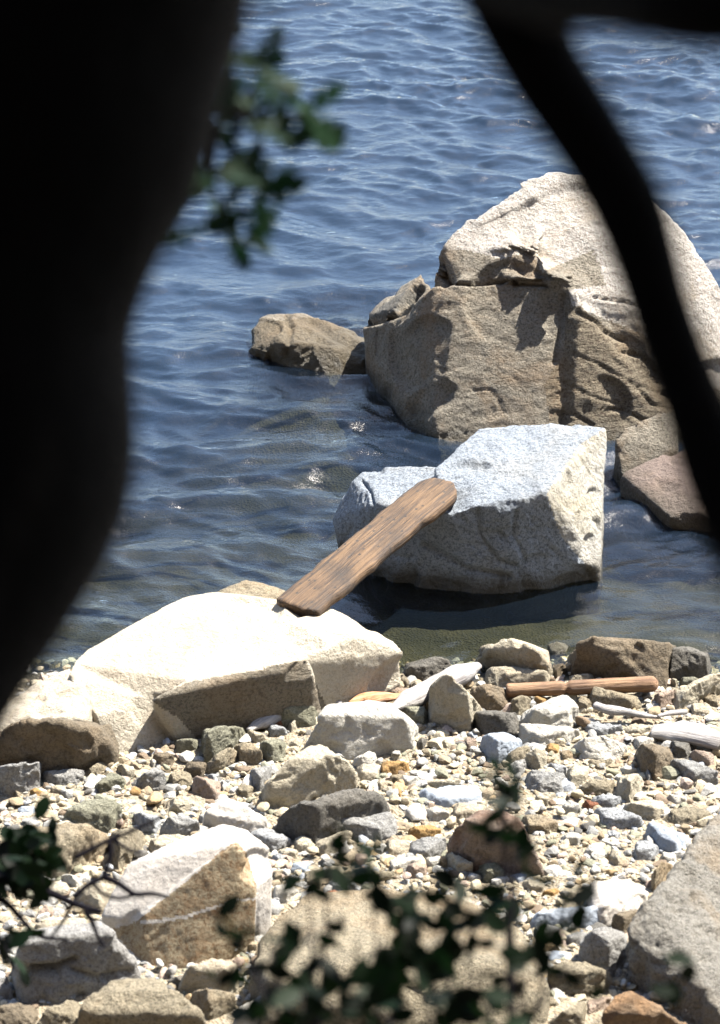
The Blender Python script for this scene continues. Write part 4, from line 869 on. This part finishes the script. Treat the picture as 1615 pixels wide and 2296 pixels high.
# round post with a notch, lying on the stones
A1 = P(*K2((232, 425)), K2((232, 455))[1], dz=0.03); B1 = P(*K2((1215, 380)), K2((1215, 425))[1], dz=0.05)
n = 80; xs = np.linspace(0, np.linalg.norm(B1-A1), n); Lp = xs[-1]
rad = 0.045*(1+0.12*xs/Lp)*np.sqrt(np.clip(1-np.clip(1-(Lp-xs)/0.04, 0, 1)**2, 0.15, 1)); rad *= 1-0.35*np.exp(-((xs-Lp*0.395)/0.014)**2); rad[0] *= 0.7
V_, F_ = tube(np.stack([xs, 0*xs, 0*xs], 1), rad, 20, 3, 0.12)
o = frame_obj('post', A1, B1, (0, 1, 0), V_, F_, M['post']); tag(o, 'rounded orange-brown wooden post with a notch lying across the rocks', 'wooden post')
def log(name, K, pl, r, mat, label, cat, flat=0.7, dz=0.03, seed=1, n=40):
    wp = np.array([P(*K(q[:2]), K((q[0], q[2]))[1], dz=dz) for q in pl]); A, B = wp[0], wp[-1]
    x = (B-A)/np.linalg.norm(B-A); y = np.cross([0, 0, 1], x); y /= np.linalg.norm(y); z = np.cross(x, y)
    loc = np.stack([(wp-A)@x, (wp-A)@y, (wp-A)@z], 1); path = resample(loc, n)
    rr_ = np.interp(np.linspace(0, 1, n), np.linspace(0, 1, len(r)), r)
    V_, F_ = tube(path, rr_, 14, seed, 0.35, flat); o = frame_obj(name, A, B, y, V_, F_, mat); return tag(o, label, cat)
log('driftwood_log', K1, [(1080, 385, 400), (1200, 320, 345), (1350, 240, 275), (1500, 165, 205), (1640, 100, 150)], [0.03, 0.075, 0.08, 0.085, 0.035], M['drift'], 'smooth silver-white driftwood log wedged behind the three-sided block', 'driftwood log', dz=0.05)
log('driftwood_log', K1, [(150, 520, 540), (230, 470, 500), (280, 445, 480), (420, 380, 430)], [0.02, 0.045, 0.05, 0.03], M['drift'], 'grey driftwood stub poking out under the overhang of the bleached slab', 'driftwood log')
log('driftwood_branch', K1, [(640, 260, 300), (690, 310, 330), (745, 350, 362)], [0.04, 0.035, 0.015], M['drift'], 'short silver driftwood end between the bleached slab and the white-topped block', 'driftwood')
log('split_wood', K1, [(810, 345, 365), (880, 310, 335), (1020, 305, 325), (1165, 298, 315)], [0.02, 0.045, 0.05, 0.025], M['split'], 'torn orange splintered wood lying behind the white-topped block', 'driftwood', flat=0.5, dz=0.03)
log('driftwood_plank', K2, [(1180, 690, 710), (1330, 695, 730), (1450, 705, 750), (1640, 760, 800)], [0.06, 0.10, 0.10, 0.08], M['drift'], 'broad bleached driftwood trunk with grey grain at the right border', 'driftwood', flat=0.5, seed=4)
log('driftwood_branch', K2, [(810, 520, 545), (870, 545, 570), (1000, 560, 580), (1120, 585, 600), (1230, 600, 610)], [0.03, 0.032, 0.02, 0.022, 0.01], M['drift'], 'thin bleached branch with a knobbed end lying below the post', 'driftwood', flat=0.9, dz=0.05)
log('driftwood_branch', K2, [(1215, 590, 605), (1300, 568, 585), (1400, 562, 575)], [0.012, 0.018, 0.014], M['drift'], 'short pale stick lying near the long pale rock', 'driftwood', flat=0.9, dz=0.06)

# ------------------------------------------------------------------ trees and shrubs on the near bank
def poly_leaf(outline, fold=0.15):
    """leaf blade from half outline [(x along, y half width)], folded along the midrib"""
    V = []; F = []
    for (x, y) in outline: V += [(x, 0, -fold*0.0-0.12*x*x), (x, y, fold*y-0.12*x*x), (x, -y, fold*y-0.12*x*x)]
    for i in range(len(outline)-1):
        a, b_ = 3*i, 3*i+3; F += [[a, b_, b_+1, a+1], [a, a+2, b_+2, b_]]
    return np.array(V), F
OAK = [(0, .01), (.12, .06), (.2, .18), (.26, .2), (.3, .09), (.38, .10), (.46, .30), (.54, .30), (.56, .12), (.63, .12), (.70, .27), (.77, .25), (.80, .12), (.88, .14), (.95, .08), (1, .01)]
OVAL = [(0, .01), (.1, .08), (.3, .21), (.5, .27), (.7, .25), (.88, .14), (1, .01)]
def leaves_mesh(name, items, shape, mat, parent):
    """items: (position, direction, normal hint, size)"""
    V0, F0 = poly_leaf(shape); VV, FF, o = [], [], 0
    for p, d, nrm, s in items:
        x = np.array(d)/np.linalg.norm(d); z = np.array(nrm)-x*(np.array(nrm)@x); z /= np.linalg.norm(z)+1e-9; y = np.cross(z, x)
        VV.append(p+s*(V0[:, :1]*x+V0[:, 1:2]*y+V0[:, 2:]*z)); FF += [[i+o for i in f] for f in F0]; o += len(V0)
    return mesh_obj(name, np.concatenate(VV), FF, mat, parent)
def leafset(centers, d, n_each, spread, size, shape_dir=None, seed=1, face=0.75):
    r = np.random.default_rng(seed); out = []
    view = -np.array(ray(CU, CV))
    for (u, v, *k) in centers:
        n = k[0] if k else n_each
        for _ in range(n):
            p = D(u+r.normal()*spread, v+r.normal()*spread, d+r.normal()*0.12)
            a = r.random()*6.283; dr = np.array([math.cos(a), 0.4*r.normal(), math.sin(a)-0.25])
            nr = view*face+r.normal(size=3)*0.55
            out.append((p, dr, nr, size*(0.7+0.6*r.random())))
    return out
# left oak: trunk, bough carrying the sprig
def edge_tube(profile, d, seed, rough=0.08, nseg=28, n=60, ddepth=None):
    """profile rows: (right-edge u, left-edge u, v) at distance d"""
    path, rad = [], []
    for (ur, ul, v, *dd) in profile:
        dist = dd[0] if dd else d
        a, b_ = D(ur, v, dist), D(ul, v, dist); path.append((a+b_)/2); rad.append(np.linalg.norm(a-b_)/2)
    q = resample(np.c_[np.array(path), np.array(rad)], n); return tube(q[:, :3], q[:, 3]*1.0, nseg, seed, rough)
T1 = empty('oak_tree', (-1.0, 2.7, float(tg(-1, 2.7)))); tag(T1, 'black silhouetted oak trunk leaning across the left of the view with a leafy bough', 'tree')
prof = [(700, -300, -700), (580, -330, -150), (545, -350, 0), (500, -380, 120), (485, -390, 260), (420, -420, 380), (370, -450, 480), (320, -480, 620), (290, -500, 780), (318, -480, 920), (312, -500, 1050), (220, -560, 1190), (140, -640, 1320), (20, -760, 1520), (-120, -900, 1800), (-250, -1050, 2150), (-300, -1200, 2700), (-250, -1350, 3300), (-150, -1500, 3800)]
prof = [(a, b_, v, 3.0) for a, b_, v in prof]
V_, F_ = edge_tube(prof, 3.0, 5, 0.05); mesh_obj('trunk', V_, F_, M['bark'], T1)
bough = resample([D(-100, 120, 3.20), D(150, 160, 3.81), D(330, 200, 4.36), D(450, 240, 4.69), D(560, 270, 4.74), D(690, 260, 4.77)], 30)
V_, F_ = tube(bough, np.linspace(0.035, 0.006, 30), 8, 2, 0.2); V2, F2 = tube(resample([D(450, 240, 4.69), D(500, 320, 4.74), D(560, 370, 4.74), D(600, 430, 4.74), D(640, 440, 4.75)], 20), np.linspace(0.012, 0.004, 20), 6)
V3, F3 = tube(resample([D(480, 290, 4.71), D(470, 400, 4.74), D(500, 480, 4.74), D(530, 540, 4.74)], 16), np.linspace(0.01, 0.003, 16), 6)
V4, F4 = tube(resample([D(520, 265, 4.71), D(570, 200, 4.74), D(610, 150, 4.74), D(580, 110, 4.74)], 16), np.linspace(0.01, 0.003, 16), 6)
V = V_; F = list(F_)
for a_, b_ in ((V2, F2), (V3, F3), (V4, F4)):
    F += [[i+len(V) for i in f] for f in b_]; V = np.concatenate([V, a_])
mesh_obj('bough', V, F, M['bark'], T1)
lv = leafset([(546, 134, 2), (586, 164, 3), (612, 164, 3), (572, 214, 4), (622, 214, 3), (556, 254, 3), (506, 224, 2), (506, 274, 3), (466, 314, 3), (546, 314, 2), (662, 264, 3), (687, 239, 2), (677, 299, 2), (602, 304, 2), (622, 284, 1), (436, 364, 2), (416, 414, 2)], 4.74, 4, 14, 0.080, seed=4)
lv += leafset([(586, 399, 4), (577, 434, 4), (581, 469, 3), (602, 414, 2), (614, 454, 2), (556, 414, 2), (456, 434, 2), (486, 454, 2), (506, 524, 2), (516, 559, 2), (526, 514, 1), (446, 504, 1), (426, 529, 1)], 4.74, 3, 11, 0.072, seed=6)
lv += leafset([(495, 40, 3), (510, 90, 3), (490, 150, 3), (520, 10, 3), (480, 190, 2), (400, 400, 3), (380, 430, 2)], 4.2, 3, 14, 0.055, seed=9)
leaves_mesh('foliage', lv, OAK, M['leaf'], T1)
# right: slender leaning tree with a crossing limb
T2 = empty('leaning_tree', (0.9, 2.4, float(tg(0.9, 2.4)))); tag(T2, 'black silhouetted slender stem leaning across the right of the view', 'tree')
prof = [(1180, 940, -300), (1225, 1020, -100), (1262, 1060, 0), (1268, 1125, 120), (1340, 1190, 220), (1392, 1255, 310), (1445, 1308, 400), (1486, 1345, 475), (1502, 1376, 550), (1525, 1410, 650), (1560, 1445, 760), (1610, 1490, 880), (1690, 1535, 1040), (1760, 1600, 1200), (1900, 1720, 1500), (2050, 1850, 1900), (2150, 1930, 2500), (2250, 1980, 3300), (2350, 2000, 3900)]
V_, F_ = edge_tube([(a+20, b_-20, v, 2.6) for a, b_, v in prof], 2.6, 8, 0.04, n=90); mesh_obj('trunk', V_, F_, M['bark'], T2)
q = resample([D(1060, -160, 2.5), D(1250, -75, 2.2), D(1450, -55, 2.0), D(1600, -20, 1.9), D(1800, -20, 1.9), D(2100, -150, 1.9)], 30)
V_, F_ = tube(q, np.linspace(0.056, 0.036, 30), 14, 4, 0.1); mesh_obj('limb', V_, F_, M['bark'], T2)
# shrub at the bottom
T3 = empty('leafy_shrub', (0.1, 4.5, float(tg(0.1, 4.5)))); tag(T3, 'dark leafy shrub in silhouette along the bottom of the view', 'shrub')
tips = [(1120, 1700), (1130, 1800), (1160, 1870), (1160, 1920), (830, 1930), (740, 1890), (690, 1970), (1290, 1990), (600, 2090), (560, 2180), (520, 2080), (880, 2010), (980, 2050), (1060, 2010), (1180, 2180), (700, 2130), (780, 2210), (640, 2230), (1100, 2230), (900, 2150), (1500, 2190), (1280, 2160), (950, 2250)]
V, F = np.zeros((0, 3)), []
root = np.array([0.1, 4.5, float(tg(0.1, 4.5))-0.05]); hubs = [D(850, 2420, 5.9), D(1000, 2420, 6.0), D(700, 2430, 5.9), D(1150, 2440, 6.0)]
def addt(path, r0, r1, seg=6, n=14):
    global V, F
    a_, b_ = tube(resample(path, n), np.linspace(r0, r1, n), seg); F += [[i+len(V) for i in f] for f in b_]; V = np.concatenate([V, a_])
for h in hubs: addt([root, (root+h)/2+np.array([0.03, 0, 0.05]), h], 0.018, 0.009)
for i, (u, v) in enumerate(tips):
    h = min(hubs, key=lambda q: abs(q[0]-D(u, v, 6.0)[0])); e = D(u, v, 6.0); addt([h, (h+e)/2+np.array([random.uniform(-.03, .03), 0, 0.02]), e], 0.006, 0.002, 5)
mesh_obj('stems', V, F, M['twig'], T3)
lv = leafset([(1118, 1705, 3), (1128, 1735, 3), (1130, 1800, 4), (1150, 1815, 3), (1125, 1862, 3), (1180, 1863, 2), (1160, 1925, 4), (1155, 1900, 2), (835, 1930, 5), (840, 1960, 4), (800, 1880, 3), (740, 1905, 4), (745, 1940, 2), (690, 1975, 4), (700, 1990, 3), (670, 1960, 2),
              (1290, 1985, 4), (1295, 2030, 3), (1250, 2060, 2), (880, 2010, 5), (950, 2000, 4), (990, 2035, 4), (1040, 2010, 5), (1075, 2040, 5), (1010, 2080, 5), (930, 2070, 4), (870, 2060, 3)], 6.0, 3, 11, 0.064, seed=14, face=0.7)
lv += leafset([(520, 2085, 3), (530, 2110, 3), (510, 2150, 3), (560, 2170, 3), (600, 2100, 3), (625, 2130, 3), (690, 2120, 3), (740, 2110, 3), (710, 2150, 3), (780, 2150, 5), (790, 2200, 5), (850, 2130, 5), (900, 2110, 6), (880, 2180, 6), (950, 2140, 6), (930, 2220, 6), (1000, 2180, 6), (1010, 2240, 6),
               (1070, 2150, 5), (1110, 2210, 5), (1180, 2170, 3), (1190, 2230, 3), (1060, 2270, 5), (860, 2250, 6), (790, 2260, 6), (720, 2200, 5), (700, 2270, 6), (640, 2190, 3), (630, 2260, 6), (580, 2220, 5), (1130, 2100, 3), (1220, 2150, 3), (1500, 2185, 3), (1530, 2215, 3), (1310, 2190, 3), (1200, 2110, 3), (560, 2270, 3)], 5.9, 3, 26, 0.062, seed=15, face=0.6)
lv += leafset([(650+55*k, 2320, 5) for k in range(10)], 5.9, 3, 30, 0.06, seed=16)
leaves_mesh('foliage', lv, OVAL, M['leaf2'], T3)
# bare twigs with a dark sprig, low left
T4 = empty('twiggy_shrub', (-1.6, 7.2, float(tg(-1.6, 7.2)))); tag(T4, 'bare dark twigs with a dense green sprig reaching in from the left border', 'shrub')
V, F = np.zeros((0, 3)), []; dT = 9.3
def tw(L, r0, r1): addt([D(*R5(q), dT) for q in L], r0*1.5, r1*1.5, 6, 4*len(L))
tw([(-200, 600), (0, 600), (100, 630), (200, 662), (330, 722), (400, 745), (440, 750)], 0.016, 0.006)
tw([(320, 700), (290, 760), (260, 810), (215, 865)], 0.006, 0.003); tw([(365, 742), (400, 800), (420, 860), (450, 905)], 0.008, 0.004)
tw([(320, 520), (400, 480), (470, 440), (520, 425), (640, 370), (700, 340)], 0.006, 0.003); tw([(320, 690), (380, 632), (450, 602), (460, 560), (480, 500), (470, 445)], 0.006, 0.006)
tw([(450, 602), (500, 622), (580, 680), (650, 670), (725, 688)], 0.008, 0.004); tw([(490, 440), (560, 490), (612, 496)], 0.005, 0.003)
tw([(400, 630), (450, 682), (520, 696), (580, 680)], 0.005, 0.003); tw([(-100, 640), (30, 712), (90, 780), (150, 850), (210, 866), (295, 872)], 0.009, 0.004); tw([(510, 310), (514, 345), (516, 385)], 0.004, 0.003)
tw([(516, 385), (505, 425)], 0.003, 0.003)
tw([(200, 655), (225, 620), (240, 600)], 0.004, 0.002); tw([(-200, 600), (-60, 800), (20, 900), (60, 1000)], 0.01, 0.004)
h = D(-110, 1960, dT); addt([np.array([-1.6, 7.2, float(tg(-1.6, 7.2))-0.05]), (h+np.array([-1.6, 7.2, float(tg(-1.6, 7.2))]))/2, h], 0.025, 0.016)
mesh_obj('branches', V, F, M['twig'], T4)
lv = leafset([(R5(q)+(n_,)) for q, n_ in (((180, 370), 3), ((170, 410), 4), ((140, 440), 6), ((100, 460), 6), ((60, 470), 6), ((130, 520), 9), ((80, 540), 9), ((180, 500), 6), ((210, 540), 6), ((30, 520), 8), ((60, 600), 9), ((140, 590), 8), ((200, 600), 5), ((30, 640), 6), ((110, 570), 8), ((40, 900), 4), ((60, 960), 3), ((90, 820), 3), ((20, 580), 8))], dT, 4, 13, 0.075, seed=22)
leaves_mesh('foliage', lv, OVAL, M['leaf2'], T4)

def shade_crown(parent, c, rad, n, seed, mat, low=10.4):  # unseen leaf masses overhead, added to keep sun and sky off the trunks
    r = np.random.default_rng(seed); items = []
    hubs_ = [np.array(c)+np.array(rad)*(lambda q: q/np.linalg.norm(q)*r.random()**0.4)(r.normal(size=3)) for _ in range(26)]
    while len(items) < n:
        p = hubs_[r.integers(26)]+r.normal(size=3)*0.5
        if p[2] < low: continue
        items.append((p, r.normal(size=3), r.normal(size=3)+np.array([0, 0, 1.2]), 0.22+0.12*r.random()))
    leaves_mesh('shade_crown', items, OAK, mat, parent)
shade_crown(T1, (-1.5, 1.0, 13.6), (3.6, 2.6, 2.2), 4200, 31, M['leaf']); shade_crown(T2, (2.2, 4.0, 13.4), (3.6, 2.8, 2.0), 4600, 32, M['leaf'])
